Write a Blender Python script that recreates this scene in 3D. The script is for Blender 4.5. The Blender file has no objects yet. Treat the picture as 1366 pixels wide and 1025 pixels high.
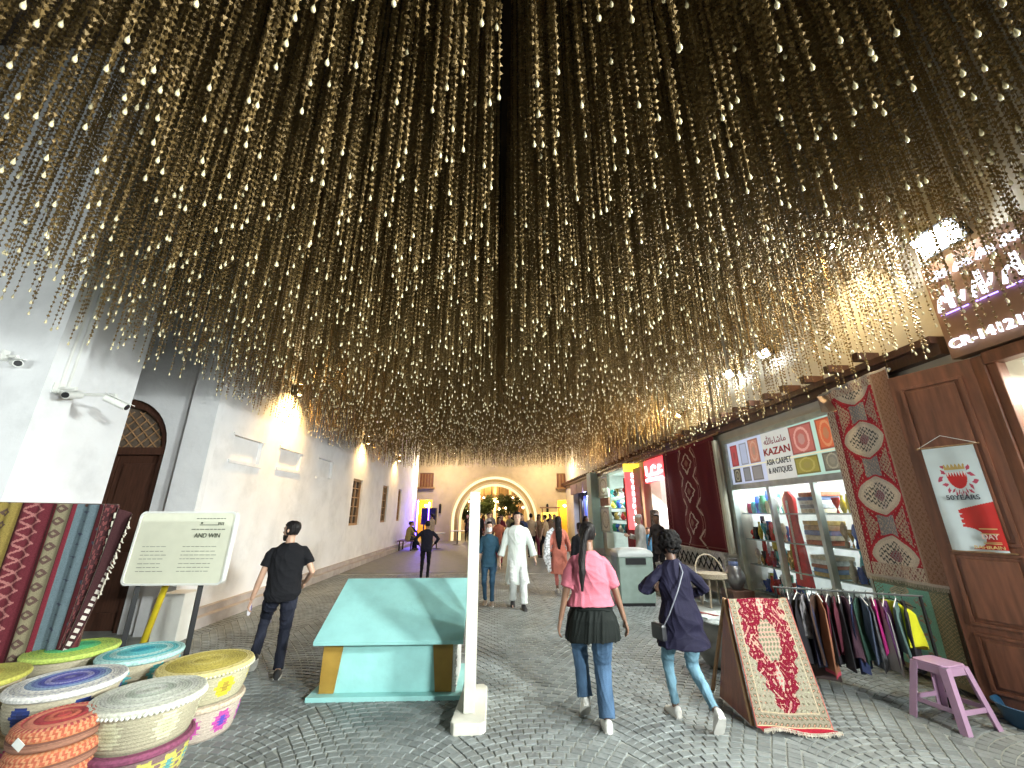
import bpy, math, random
import numpy as np
from mathutils import Vector, Matrix
R_ = math.radians
random.seed(7); rng = np.random.default_rng(7)
sc = bpy.context.scene; col = sc.collection
# ------------------------------------------------------------------ camera, sky, exposure
cam_d = bpy.data.cameras.new('camera'); cam = bpy.data.objects.new('camera', cam_d); col.objects.link(cam)
cam.location = (0, 0, 1.7); cam.rotation_euler = (R_(90 + 17.8), 0, R_(-2.34))
cam_d.sensor_width = 36; cam_d.lens = 14.15; cam_d.clip_start = .05; cam_d.clip_end = 400
sc.camera = cam
w = bpy.data.worlds.new('World'); sc.world = w; w.use_nodes = True
nt = w.node_tree; bg = nt.nodes['Background']
sky = nt.nodes.new('ShaderNodeTexSky'); sky.sky_type = 'NISHITA'; sky.sun_disc = False
sky.sun_elevation = R_(-3); sky.sun_rotation = R_(200)
nt.links.new(sky.outputs[0], bg.inputs[0]); bg.inputs[1].default_value = .05
sc.view_settings.view_transform = 'Standard'; sc.view_settings.look = 'None'
sc.view_settings.gamma = 1; sc.view_settings.use_curve_mapping = False
sc.view_settings.exposure = 1.08
try:
    cy = sc.cycles
    cy.use_denoising = True; cy.use_light_tree = True
    cy.max_bounces = 6; cy.diffuse_bounces = 3; cy.glossy_bounces = 3; cy.transmission_bounces = 4; cy.transparent_max_bounces = 8
    cy.sample_clamp_indirect = 4; cy.sample_clamp_direct = 0; cy.caustics_reflective = False; cy.caustics_refractive = False
except Exception: pass

def area(name, loc, target, size, power, colr, sy=None, spread=None):
    l = bpy.data.lights.new(name, 'AREA'); l.shape = 'RECTANGLE'; l.size = size; l.size_y = sy or size
    l.energy = power; l.color = colr
    if spread: l.spread = R_(spread)
    o = bpy.data.objects.new(name, l); col.objects.link(o); o.location = loc
    d = Vector(target) - Vector(loc); o.rotation_euler = d.to_track_quat('-Z', 'Y').to_euler(); return o
def spot(name, loc, target, power, colr, angle=90, blend=.6, r=.05):
    l = bpy.data.lights.new(name, 'SPOT'); l.energy = power; l.color = colr; l.spot_size = R_(angle); l.spot_blend = blend; l.shadow_soft_size = r
    o = bpy.data.objects.new(name, l); col.objects.link(o); o.location = loc
    d = Vector(target) - Vector(loc); o.rotation_euler = d.to_track_quat('-Z', 'Y').to_euler(); return o
def point(name, loc, power, colr, r=.08):
    l = bpy.data.lights.new(name, 'POINT'); l.energy = power; l.color = colr; l.shadow_soft_size = r
    o = bpy.data.objects.new(name, l); col.objects.link(o); o.location = loc; return o

# ------------------------------------------------------------------ materials
MATS = {}
def mat(name, c, rough=.7, metal=0., var=.15, scale=8., bump=.0, bscale=60., emit=None, es=0., coat=0., attr=False, trans=0., dirt=0., stretch=(1, 1, 1), sheen=0., spec=.5):
    if name in MATS: return MATS[name]
    m = bpy.data.materials.new(name); m.use_nodes = True; n = m.node_tree; b = n.nodes['Principled BSDF']
    b.inputs['Roughness'].default_value = rough; b.inputs['Metallic'].default_value = metal
    b.inputs['Specular IOR Level'].default_value = spec
    if coat: b.inputs['Coat Weight'].default_value = coat; b.inputs['Coat Roughness'].default_value = .1
    if trans: b.inputs['Transmission Weight'].default_value = trans
    if sheen: b.inputs['Sheen Weight'].default_value = sheen
    tc = n.nodes.new('ShaderNodeTexCoord'); mp = n.nodes.new('ShaderNodeMapping'); mp.inputs['Scale'].default_value = stretch
    n.links.new(tc.outputs['Object'], mp.inputs[0])
    no = n.nodes.new('ShaderNodeTexNoise'); no.inputs['Scale'].default_value = scale; no.inputs['Detail'].default_value = 6
    n.links.new(mp.outputs[0], no.inputs['Vector'])
    ramp = n.nodes.new('ShaderNodeMapRange'); ramp.inputs[1].default_value = .3; ramp.inputs[2].default_value = .7
    ramp.inputs[3].default_value = 1 - var; ramp.inputs[4].default_value = 1 + var
    n.links.new(no.outputs[0], ramp.inputs[0])
    mul = n.nodes.new('ShaderNodeVectorMath'); mul.operation = 'SCALE'
    if attr:
        at = n.nodes.new('ShaderNodeAttribute'); at.attribute_name = 'Col'; n.links.new(at.outputs['Color'], mul.inputs[0])
    else: mul.inputs[0].default_value = c[:3]
    n.links.new(ramp.outputs[0], mul.inputs['Scale'])
    last = mul.outputs[0]
    if dirt:
        n2 = n.nodes.new('ShaderNodeTexNoise'); n2.inputs['Scale'].default_value = 1.3; n2.inputs['Detail'].default_value = 8; n2.inputs['Roughness'].default_value = .65
        n.links.new(tc.outputs['Object'], n2.inputs['Vector'])
        r2 = n.nodes.new('ShaderNodeMapRange'); r2.inputs[1].default_value = .5; r2.inputs[2].default_value = .75; r2.inputs[3].default_value = 1; r2.inputs[4].default_value = 1 - dirt
        n.links.new(n2.outputs[0], r2.inputs[0])
        m2 = n.nodes.new('ShaderNodeVectorMath'); m2.operation = 'SCALE'; n.links.new(last, m2.inputs[0]); n.links.new(r2.outputs[0], m2.inputs['Scale']); last = m2.outputs[0]
    n.links.new(last, b.inputs['Base Color'])
    rr = n.nodes.new('ShaderNodeMapRange'); rr.inputs[3].default_value = max(0, rough - .08); rr.inputs[4].default_value = min(1, rough + .08)
    n.links.new(no.outputs[0], rr.inputs[0]); n.links.new(rr.outputs[0], b.inputs['Roughness'])
    if bump:
        nb = n.nodes.new('ShaderNodeTexNoise'); nb.inputs['Scale'].default_value = bscale; nb.inputs['Detail'].default_value = 4
        n.links.new(mp.outputs[0], nb.inputs['Vector'])
        bp = n.nodes.new('ShaderNodeBump'); bp.inputs['Strength'].default_value = bump; bp.inputs['Distance'].default_value = .01
        n.links.new(nb.outputs[0], bp.inputs['Height']); n.links.new(bp.outputs[0], b.inputs['Normal'])
    if emit: b.inputs['Emission Color'].default_value = (*emit, 1); b.inputs['Emission Strength'].default_value = es
    if emit and attr: n.links.new(at.outputs['Color'], b.inputs['Emission Color'])
    MATS[name] = m; return m
def glow(name, c, s): return mat(name, (.5, .5, .5), emit=c, es=s, var=0)

PLASTER = mat('plaster_white', (.74, .74, .75), .85, var=.06, scale=2, bump=.35, bscale=14, dirt=.2)
PLASTER2 = mat('plaster_cream', (.55, .47, .40), .85, var=.06, scale=3, bump=.2, bscale=25, dirt=.12)
SAND = mat('plaster_sand', (.56, .47, .33), .85, var=.08, scale=2, bump=.2, bscale=20, dirt=.15)
WOOD = mat('dark_brown_wood', (.075, .032, .02), .42, var=.3, scale=5, bump=.25, bscale=30, stretch=(6, 6, .7))
WOOD2 = mat('red_brown_wood', (.20, .075, .04), .4, var=.3, scale=4, bump=.25, bscale=30, stretch=(6, 6, .7), dirt=.25)
WOOD3 = mat('tan_wood', (.30, .17, .08), .55, var=.25, scale=6, bump=.2, stretch=(5, 5, 1))
BLACK = mat('black_metal', (.010, .010, .011), .5, .0, var=.2, spec=.25)
GREYM = mat('grey_metal', (.35, .36, .37), .4, .7, var=.15)
WHITEP = mat('white_paint', (.74, .74, .70), .5, var=.06, scale=5, bump=.1, bscale=40, dirt=.2)
GLASS = mat('dark_window_glass', (.03, .025, .02), .08, 0, var=.1, coat=.5)
def _glass():
    m = bpy.data.materials.new('clear_glass'); m.use_nodes = True; n = m.node_tree
    for x in list(n.nodes):
        if x.type == 'BSDF_PRINCIPLED': n.nodes.remove(x)
    o = n.nodes['Material Output']; t = n.nodes.new('ShaderNodeBsdfTransparent'); g = n.nodes.new('ShaderNodeBsdfGlossy'); g.inputs['Roughness'].default_value = .03
    nz = n.nodes.new('ShaderNodeTexNoise'); nz.inputs['Scale'].default_value = 3
    tn = n.nodes.new('ShaderNodeMapRange'); tn.inputs[3].default_value = .93; tn.inputs[4].default_value = .98
    n.links.new(nz.outputs[0], tn.inputs[0]); n.links.new(tn.outputs[0], t.inputs[0])
    fr = n.nodes.new('ShaderNodeLayerWeight'); fr.inputs[0].default_value = .3; fm = n.nodes.new('ShaderNodeMapRange'); fm.inputs[3].default_value = .03; fm.inputs[4].default_value = .35; n.links.new(fr.outputs['Facing'], fm.inputs[0])
    mx = n.nodes.new('ShaderNodeMixShader'); n.links.new(fm.outputs[0], mx.inputs[0]); n.links.new(t.outputs[0], mx.inputs[1]); n.links.new(g.outputs[0], mx.inputs[2]); n.links.new(mx.outputs[0], o.inputs[0]); return m
CLEAR = _glass()
CLOTH = mat('woven_pattern', (1, 1, 1), .95, attr=True, spec=.15, var=.22, scale=120, bump=.5, bscale=260, sheen=.0)
PRINT = mat('printed_surface', (1, 1, 1), .5, attr=True, var=.05, scale=10)
FLATC = mat('painted_goods', (1, 1, 1), .4, attr=True, var=.15, scale=30)

# ------------------------------------------------------------------ mesh helpers
WO = {}
def off(o): return WO.get(o.name, Vector((0, 0, 0))) if o else Vector((0, 0, 0))
def link(name, me, m=None, parent=None, base=None, ms=None):
    o = bpy.data.objects.new(name, me); col.objects.link(o)
    if ms:
        for x in ms: me.materials.append(x)
    elif m: me.materials.append(m)
    if parent: o.parent = parent; WO[o.name] = off(parent)
    else: WO[o.name] = Vector((0, 0, 0))
    return o
def E(name, loc, label, cat, group=None):
    o = bpy.data.objects.new(name, None); col.objects.link(o); o.empty_display_size = .1; o.location = loc
    o['label'] = label; o['category'] = cat
    if group: o['group'] = group
    WO[o.name] = Vector(loc); return o
def tag(o, label=None, cat=None, group=None, kind=None):
    if label: o['label'] = label
    if cat: o['category'] = cat
    if group: o['group'] = group
    if kind: o['kind'] = kind
    return o
class MB:
    def __init__(s): s.v = []; s.f = []; s.mi = []; s.c = []; s.cm = 0; s.cc = None
    def mset(s, i): s.cm = i; return s
    def colr(s, c): s.cc = c; return s
    def add(s, vs, fs):
        b = len(s.v); s.v += [tuple(x) for x in vs]
        for f in fs: s.f.append(tuple(b + i for i in f)); s.mi.append(s.cm); s.c.append(s.cc)
        return s
    def box(s, c, d, rz=0, rx=0, ry=0):
        M = Matrix.Translation(Vector(c)) @ Matrix.Rotation(rz, 4, 'Z') @ Matrix.Rotation(rx, 4, 'X') @ Matrix.Rotation(ry, 4, 'Y')
        h = [x / 2 for x in d]
        vs = [M @ Vector((sx * h[0], sy * h[1], sz * h[2])) for sx in (-1, 1) for sy in (-1, 1) for sz in (-1, 1)]
        return s.add(vs, [(0, 1, 3, 2), (4, 6, 7, 5), (0, 4, 5, 1), (2, 3, 7, 6), (0, 2, 6, 4), (1, 5, 7, 3)])
    def b2(s, x0, x1, y0, y1, z0, z1): return s.box(((x0 + x1) / 2, (y0 + y1) / 2, (z0 + z1) / 2), (abs(x1 - x0), abs(y1 - y0), abs(z1 - z0)))
    def loft(s, rings, cap=True):
        n = len(rings[0]); b = len(s.v); vs = [p for r in rings for p in r]; fs = []
        for i in range(len(rings) - 1):
            for j in range(n): fs.append((i * n + j, i * n + (j + 1) % n, (i + 1) * n + (j + 1) % n, (i + 1) * n + j))
        if cap: fs.append(tuple(range(n - 1, -1, -1))); fs.append(tuple((len(rings) - 1) * n + j for j in range(n)))
        return s.add(vs, fs)
    def tube(s, pts, rad, n=8, cap=True, ell=None):
        pts = [Vector(p) for p in pts]
        if not hasattr(rad, '__len__'): rad = [rad] * len(pts)
        rings = []; ref = None
        for i, p in enumerate(pts):
            d = (pts[min(i + 1, len(pts) - 1)] - pts[max(i - 1, 0)]).normalized()
            if ref is None:
                ref = Vector((0, 0, 1)) if abs(d.z) < .9 else Vector((1, 0, 0))
            a = (ref - d * ref.dot(d)).normalized(); ref = a; bb = d.cross(a)
            r = rad[i]; rx, ry = (r, r) if not hasattr(r, '__len__') else r
            rings.append([p + a * math.cos(t) * rx + bb * math.sin(t) * ry for t in [2 * math.pi * k / n for k in range(n)]])
        return s.loft(rings, cap)
    def cyl(s, p0, p1, r, r1=None, n=16): return s.tube([p0, p1], [r, r if r1 is None else r1], n)
    def lathe(s, prof, c=(0, 0, 0), n=24, cap=True):
        c = Vector(c); return s.loft([[c + Vector((r * math.cos(2 * math.pi * k / n), r * math.sin(2 * math.pi * k / n), z)) for k in range(n)] for r, z in prof], cap)
    def prism(s, poly, fn, d0, d1):
        n = len(poly); vs = [fn(a, b, d0) for a, b in poly] + [fn(a, b, d1) for a, b in poly]
        return s.add(vs, [tuple(range(n - 1, -1, -1)), tuple(range(n, 2 * n))] + [(i, (i + 1) % n, n + (i + 1) % n, n + i) for i in range(n)])
    def build(s, name, m=None, parent=None, smooth=False, bevel=0, label=None, ms=None, sharp=40):
        o3 = off(parent); me = bpy.data.meshes.new(name)
        me.from_pydata([(x - o3.x, y - o3.y, z - o3.z) for x, y, z in s.v], [], s.f)
        if any(s.mi): me.polygons.foreach_set('material_index', s.mi)
        if any(c is not None for c in s.c):
            a = me.color_attributes.new('Col', 'FLOAT_COLOR', 'CORNER'); dat = []
            for f, c in zip(s.f, s.c): dat += [*(c or (.5, .5, .5)), 1.] * len(f)
            a.data.foreach_set('color', dat)
        me.update()
        import bmesh
        if len(s.f) < 60000:
            bm = bmesh.new(); bm.from_mesh(me)
            if not any(c is not None for c in s.c) and False: pass
            bmesh.ops.recalc_face_normals(bm, faces=bm.faces)
            if bevel:
                es = [e for e in bm.edges if len(e.link_faces) == 2 and e.calc_face_angle(0) > .6]
                bmesh.ops.bevel(bm, geom=es, offset=bevel, segments=2, affect='EDGES', profile=.6)
            bm.to_mesh(me); bm.free()
        if smooth:
            me.polygons.foreach_set('use_smooth', [True] * len(me.polygons))
            try: me.set_sharp_from_angle(angle=R_(sharp))
            except Exception: pass
        o = link(name, me, m, parent, ms=ms)
        if label: o['label'] = label
        return o
def sub(o, parent, m=None): return o
def copy_thing(o, loc, rz=None, label=None, group=None, scale=None, parent=None):
    c = o.copy(); col.objects.link(c)
    if parent is None:
        c.location = loc
        if rz is not None: c.rotation_euler = (0, 0, rz)
        if scale: c.scale = scale
        if label: c['label'] = label
        if group: c['group'] = group
    else: c.parent = parent
    for ch in list(o.children): copy_thing(ch, None, parent=c)
    return c

def painted(name, fn, nx, ny, colf, m, parent=None, label=None, thick=0.0, back=(.3, .25, .2), smooth=True):
    """a cloth or board: fn(u,v) -> point, v up; colf(U,V arrays) -> rgb array (ny,nx,3)"""
    o3 = off(parent)
    us = np.linspace(0, 1, nx + 1); vs = np.linspace(0, 1, ny + 1)
    P = np.array([[fn(u, v) for u in us] for v in vs], float) - np.array(o3)[None, None]
    V = P.reshape(-1, 3)
    idx = np.arange((nx + 1) * (ny + 1)).reshape(ny + 1, nx + 1)
    q = np.stack([idx[:-1, :-1], idx[:-1, 1:], idx[1:, 1:], idx[1:, :-1]], -1).reshape(-1, 4)
    U, Vv = np.meshgrid((us[:-1] + us[1:]) / 2, (vs[:-1] + vs[1:]) / 2)
    C = colf(U, Vv).reshape(-1, 3)
    faces = q.tolist(); verts = V.tolist()
    if thick:
        du = P[:, -1] - P[:, 0]; dv = P[-1] - P[0]
        nrm = np.cross(P[0, -1] - P[0, 0], P[-1, 0] - P[0, 0]); nrm /= np.linalg.norm(nrm)
        V2 = V - nrm * thick; nb = len(V)
        # back face coarse: same border only
        bd = list(idx[0, :]) + list(idx[1:, -1]) + list(idx[-1, -2::-1]) + list(idx[-2:0:-1, 0])
        verts += V2.tolist()
        bd = [int(x) for x in bd]
        for i in range(len(bd)): a, b = bd[i], bd[(i + 1) % len(bd)]; faces.append([b, a, a + nb, b + nb])
        for f in q[:, ::-1].tolist(): faces.append([x + nb for x in f])
        C = np.vstack([C, np.tile(np.array(back), (len(faces) - len(C), 1))])
    me = bpy.data.meshes.new(name); me.from_pydata(verts, [], faces)
    a = me.color_attributes.new('Col', 'FLOAT_COLOR', 'CORNER')
    CC = np.repeat(np.hstack([C, np.ones((len(C), 1))]), 4, 0).astype(np.float32)
    a.data.foreach_set('color', CC.ravel())
    if smooth: me.polygons.foreach_set('use_smooth', [True] * len(me.polygons))
    me.update(); o = link(name, me, m, parent)
    if label: o['label'] = label
    return o

_dg = None
def txt(name, s, org, xd, up, h, depth, m, parent=None, align='CENTER', wmax=None, shear=0, bold=0.):
    cu = bpy.data.curves.new(name, 'FONT'); cu.body = s; cu.align_x = align; cu.size = 1; cu.extrude = .5; cu.shear = shear; cu.offset = bold; cu.resolution_u = 3
    o = bpy.data.objects.new(name, cu); col.objects.link(o)
    dg = bpy.context.evaluated_depsgraph_get(); me = bpy.data.meshes.new_from_object(o.evaluated_get(dg)); bpy.data.objects.remove(o)
    n = len(me.vertices); a = np.empty(n * 3, np.float32); me.vertices.foreach_get('co', a); a = a.reshape(-1, 3)
    if n == 0: return None
    hh = .72; k = h / hh; a[:, :2] *= k
    if wmax:
        wd = a[:, 0].max() - a[:, 0].min(); a[:, 0] *= wmax / wd
    xd = np.array(Vector(xd).normalized()); up = np.array(Vector(up).normalized()); nn = np.cross(xd, up)
    P = np.array(org)[None] + a[:, :1] * xd + a[:, 1:2] * up + (a[:, 2:3] + .5) * depth * nn - np.array(off(parent))[None]
    me.vertices.foreach_set('co', P.astype(np.float32).ravel()); me.update(); me.materials.clear()
    return link(name, me, m, parent)

# ================================================================== SETTING
LX = -4.75; RX = 4.8; FY = 28.0; CEIL = 8.3
gm = mat('street_bed', (.30, .31, .28), .8, var=.2, scale=3, bump=.3, bscale=90, dirt=.2)
def street_mat():
    # beyond the built stones the paving is a texture: small setts with pale joints
    m = bpy.data.materials.new('far_setts'); m.use_nodes = True; n = m.node_tree; b = n.nodes['Principled BSDF']; b.inputs['Roughness'].default_value = .6
    tc = n.nodes.new('ShaderNodeTexCoord'); br = n.nodes.new('ShaderNodeTexBrick'); n.links.new(tc.outputs['Object'], br.inputs[0])
    br.inputs['Scale'].default_value = 1; br.inputs['Brick Width'].default_value = .13; br.inputs['Row Height'].default_value = .1; br.inputs['Mortar Size'].default_value = .008
    br.inputs['Color1'].default_value = (.12, .13, .128, 1); br.inputs['Color2'].default_value = (.165, .172, .168, 1); br.inputs['Mortar'].default_value = (.2, .2, .185, 1)
    n.links.new(br.outputs[0], b.inputs['Base Color'])
    bp = n.nodes.new('ShaderNodeBump'); bp.inputs['Strength'].default_value = .4; bp.inputs['Distance'].default_value = .006; bp.invert = True
    n.links.new(br.outputs[1], bp.inputs['Height']); n.links.new(bp.outputs[0], b.inputs['Normal']); return m
g = MB().add([(-60, -60, 0), (60, -60, 0), (60, 160, 0), (-60, 160, 0)], [(0, 1, 2, 3)]).build('ground', gm); g['kind'] = 'structure'
fs = MB().b2(LX, RX, 13.2, 60, .002, .012).build('far_paving', street_mat()); fs['kind'] = 'structure'
# --- cobbles in segmental arcs
SETT = mat('grey_sett_stone', (.105, .115, .113), .55, var=.25, scale=1.7, bump=.35, bscale=70, attr=True, dirt=.15)
def cobbles():
    W = 1.32; Rr = .95; s = .086
    out = []
    for k in range(-5, 5):
        xc = k * W + .35
        hang = math.asin(W / 2 / Rr)
        y = -1.0
        nst = 15
        while y < 13.1:
            for i in range(nst):
                a0 = -hang + 2 * hang * (i + .5) / nst + (0 if (int(round(y / s)) % 2) else hang / nst)
                if a0 > hang: continue
                x = xc + Rr * math.sin(a0); yy = y + Rr * math.cos(a0) - Rr
                if x < LX + .06 or x > RX: continue
                out.append((x, yy, -a0, 2 * hang * Rr / nst - .010, s * math.cos(a0) ** .3 - .014))
            y += s
    return out
CO = cobbles()
def visible_key(x, y):
    return math.hypot(x, y)
def inview(x, y, z, mx=0):
    v = Vector((x, y, z - 1.7)); F = Vector((math.sin(R_(2.34)) * math.cos(R_(17.8)), math.cos(R_(2.34)) * math.cos(R_(17.8)), math.sin(R_(17.8))))
    Rv = Vector((math.cos(R_(2.34)), -math.sin(R_(2.34)), 0)); U = Rv.cross(F); d = v.dot(F)
    if d <= .05: return False
    px = 683 + 537 * v.dot(Rv) / d; py = 512.5 - 537 * v.dot(U) / d
    return -mx < px < 1366 + mx and -mx < py < 1025 + mx
base_sh = []
for k in range(8):
    r = random.Random(k); q = []
    for sx, sy in ((-1, -1), (1, -1), (1, 1), (-1, 1)): q.append((sx * .5 * (1 - r.random() * .07), sy * .5 * (1 - r.random() * .1)))
    base_sh.append(q)
def sett_mesh(q, w_, d_, h):
    vs = [(x * w_, y * d_, 0) for x, y in q] + [(x * w_, y * d_, h - .003) for x, y in q] + [(x * w_ * .92, y * d_ * .9, h + (.002 if (i % 2) else 0)) for i, (x, y) in enumerate(q)]
    fs_ = [(0, 1, 5, 4), (1, 2, 6, 5), (2, 3, 7, 6), (3, 0, 4, 7), (4, 5, 9, 8), (5, 6, 10, 9), (6, 7, 11, 10), (7, 4, 8, 11), (8, 9, 10, 11)]
    return vs, fs_
CO = [c for c in CO if (c[1] > .5)]
CO.sort(key=lambda c: (0 if inview(c[0], c[1], 0) else 1, visible_key(c[0], c[1])))
sh_mesh = []
for k, q in enumerate(base_sh):
    vs, f_ = sett_mesh(q, 1, 1, .007); me = bpy.data.meshes.new('cobble'); me.from_pydata(vs, [], f_); me.update()
    a = me.color_attributes.new('Col', 'FLOAT_COLOR', 'CORNER'); t = .14 + .065 * (k / 7)
    a.data.foreach_set('color', [t, t * 1.09, t * 1.06, 1] * sum(len(x) for x in f_)); me.materials.append(SETT); sh_mesh.append(me)
for i, (x, y, a, w_, d_) in enumerate(CO[:300]):
    o = bpy.data.objects.new('cobble', sh_mesh[random.randrange(8)]); col.objects.link(o); o.parent = g
    o.location = (x, y, random.uniform(0, .0015)); o.rotation_euler = (random.uniform(-.015, .015), random.uniform(-.015, .015), a + random.uniform(-.03, .03)); o.scale = (w_, d_, 1)
mb = MB()
for (x, y, a, w_, d_) in CO[300:]:
    k = random.randrange(8); vs, f_ = sett_mesh(base_sh[k], w_, d_, .0065 + random.uniform(0, .002)); t = .135 + .075 * random.random()
    a += random.uniform(-.03, .03); ca, sa = math.cos(a), math.sin(a)
    mb.colr((t, t * 1.09, t * 1.06)).add([(x + vx * ca - vy * sa, y + vx * sa + vy * ca, vz) for vx, vy, vz in vs], f_)
o = mb.build('cobbles', SETT, g); o['kind'] = 'stuff'

# --- left building: long white wall
def wall_with_holes(mb, fn, u0, u1, z0, z1, holes, d):
    us = sorted({u0, u1, *[h[0] for h in holes], *[h[1] for h in holes]}); zs = sorted({z0, z1, *[h[2] for h in holes], *[h[3] for h in holes]})
    for i in range(len(us) - 1):
        for j in range(len(zs) - 1):
            uc, zc = (us[i] + us[i + 1]) / 2, (zs[j] + zs[j + 1]) / 2
            if any(h[0] < uc < h[1] and h[2] < zc < h[3] for h in holes): continue
            mb.prism([(us[i], zs[j]), (us[i + 1], zs[j]), (us[i + 1], zs[j + 1]), (us[i], zs[j + 1])], fn, 0, d)
LB = E('white_building', (LX, 6.9, 0), 'long white plastered building with small shuttered windows down the left side', 'building')
fl = lambda u, z, d: (LX - d, u, z)
wins = [(14.07, 15.1, 1.31, 2.82), (17.85, 18.75, 1.33, 2.84), (20.7, 21.4, 1.34, 2.84)]
blind = [(7.48, 8.42, 2.62, 3.06), (9.12, 10.12, 2.66, 3.08), (11.15, 12.15, 2.64, 3.12)]
mb = MB(); wall_with_holes(mb, fl, 6.9, 25.6, 0, CEIL, wins + blind, .35); mb.build('wall', PLASTER, LB)
for (a, b, c, d) in blind:
    o = MB().b2(LX - .12, LX - .08, a - .02, b + .02, c - .02, d + .02).build('blind_panel', PLASTER, LB)
    m2 = MB(); m2.b2(LX, LX + .02, a - .06, b + .06, d, d + .05); m2.b2(LX, LX + .03, a - .06, b + .06, c - .06, c); m2.build('sill', PLASTER, o)
for (a, b, c, d) in wins:
    fr = MB(); t = .07
    fr.b2(LX - .14, LX - .06, a, b, c, c + t); fr.b2(LX - .14, LX - .06, a, b, d - t, d); fr.b2(LX - .14, LX - .06, a, a + t, c + t, d - t); fr.b2(LX - .14, LX - .06, b - t, b, c + t, d - t)
    fo = fr.build('window', WOOD3, LB)
    MB().b2(LX - .16, LX - .13, a, b, c, d).build('pane', GLASS, fo)
    bars = MB(); mid = (a + b) / 2; bars.b2(LX - .125, LX - .075, mid - .025, mid + .025, c + t, d - t)
    for k in range(1, 5): z = c + (d - c) * k / 5; bars.b2(LX - .12, LX - .08, a + t, b - t, z - .015, z + .015)
    bars.build('glazing_bars', WOOD3, fo)
mb = MB(); mb.b2(LX, LX + .22, 6.9, 25.6, 0, .16); mb.b2(LX, LX + .1, 6.9, 25.6, .16, .26)
mb.build('plinth', mat('plinth_stone', (.40, .36, .34), .8, var=.15, scale=4, bump=.2, dirt=.3), LB)
# wall lamp fixtures (uplights washing the wall)
WARM = (1, .62, .22)
lamp_y = [9.2, 14.6, 19.6]
for i, y in enumerate(lamp_y):
    z = 4.45 if i == 0 else 4.2
    lm = E('wall_lamp', (LX, y, z), ['brass wall lamp glowing amber above the blank panels of the white wall', 'amber wall lamp above the first shuttered window of the white wall', 'amber wall lamp farthest along the white wall'][i], 'wall lamp', 'amber lamps along the white wall')
    MB().b2(LX, LX + .03, y - .07, y + .07, z - .12, z + .12).build('back_plate', BLACK, lm, bevel=.005)
    MB().cyl((LX + .03, y, z), (LX + .15, y, z), .015).build('arm', BLACK, lm)
    MB().lathe([(.05, -.12), (.07, -.1), (.07, .1), (.05, .12)], (LX + .17, y, z), 16).build('lamp_shade', mat('brass', (.6, .4, .15), .35, .9), lm, smooth=True)
    MB().lathe([(.01, .121), (.045, .124), (.045, .135), (.01, .14)], (LX + .17, y, z), 12).build('bulb', glow('amber_bulb', (1, .6, .2), 60), lm)
    MB().lathe([(.01, -.14), (.045, -.135), (.045, -.124), (.01, -.121)], (LX + .17, y, z), 12).build('bulb', MATS['amber_bulb'], lm)
    spot('wall_lamp_down', (LX + .4, y, z - .16), (LX, y, z - .9), [210, 90, 60][i], WARM, 140, 1)
    spot('wall_lamp_up', (LX + .35, y, z + .16), (LX + 1.6, y, z + 1.6), 270, (1, .70, .32), 150, 1)
# --- entrance bay with arched door (facing the camera) beyond two piers
EB = E('entrance_bay', (-6.3, 7.0, 0), 'plastered entrance bay with dark arched wooden door beside the long white wall', 'building')
fe = lambda u, z, d: (u, 7.0 + d, z)
DC, DR, DS = -6.42, .88, 2.72
mb = MB()
def q4(u0, u1, z0, z1, d=.3): mb.prism([(u0, z0), (u1, z0), (u1, z1), (u0, z1)], fe, 0, d)
q4(-10, DC - DR, 0, CEIL); q4(DC + DR, LX - .001 - .0, 0, CEIL)
N = 20
for k in range(N):
    a0 = math.pi * k / N; a1 = math.pi * (k + 1) / N; u0, u1 = DC + DR * math.cos(a1), DC + DR * math.cos(a0)
    mb.prism([(u0, DS + DR * math.sin(a1)), (u1, DS + DR * math.sin(a0)), (u1, CEIL), (u0, CEIL)], fe, 0, .3)
# pilaster strip next to the corner
mb.prism([(-5.2, 0), (LX, 0), (LX, CEIL), (-5.2, CEIL)], lambda u, z, d: (u + (.012 if u > -5 else 0), 6.86 + d, z), 0, .138)
mb.build('wall', PLASTER, EB)
dr = MB(); dr.b2(DC - DR, DC - .01, 7.2, 7.26, 0, DS - .05); dr.build('door', WOOD, EB); dr2 = MB().b2(DC + .01, DC + DR, 7.2, 7.26, 0, DS - .05).build('door', WOOD, EB)
for (x0, x1) in ((DC - DR, DC), (DC, DC + DR)):
    for (z0, z1) in ((.25, 1.1), (1.25, 2.5)):
        p = MB(); p.b2(x0 + .12, x1 - .12, 7.17, 7.2, z0, z1); p.build('door_panel', WOOD, EB, bevel=.012)
rm = MB()
for k in range(N):
    a0 = math.pi * k / N; a1 = math.pi * (k + 1) / N
    pt = lambda r, a: (DC + r * math.cos(a), DS + r * math.sin(a))
    rm.prism([pt(DR - .13, a0), pt(DR - .001, a0), pt(DR - .001, a1), pt(DR - .13, a1)], fe, .08, .26)
rm.b2(DC - DR, DC - DR + .13, 7.08, 7.2, 0, DS); rm.b2(DC + DR - .13, DC + DR - .001, 7.08, 7.2, 0, DS); rm.b2(DC - DR, DC + DR, 7.05, 7.2, DS - .08, DS + .04)
rm.build('door_frame', WOOD, EB)
fg = MB(); poly = [(DC + (DR - .12) * math.cos(math.pi * k / N), DS + (DR - .12) * math.sin(math.pi * k / N)) for k in range(N + 1)]
fg.prism(poly, fe, .2, .24); fg.build('fanlight', mat('fanlight_glass', (.16, .12, .09), .35, var=.3, scale=12), EB)
lt = MB()
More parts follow.
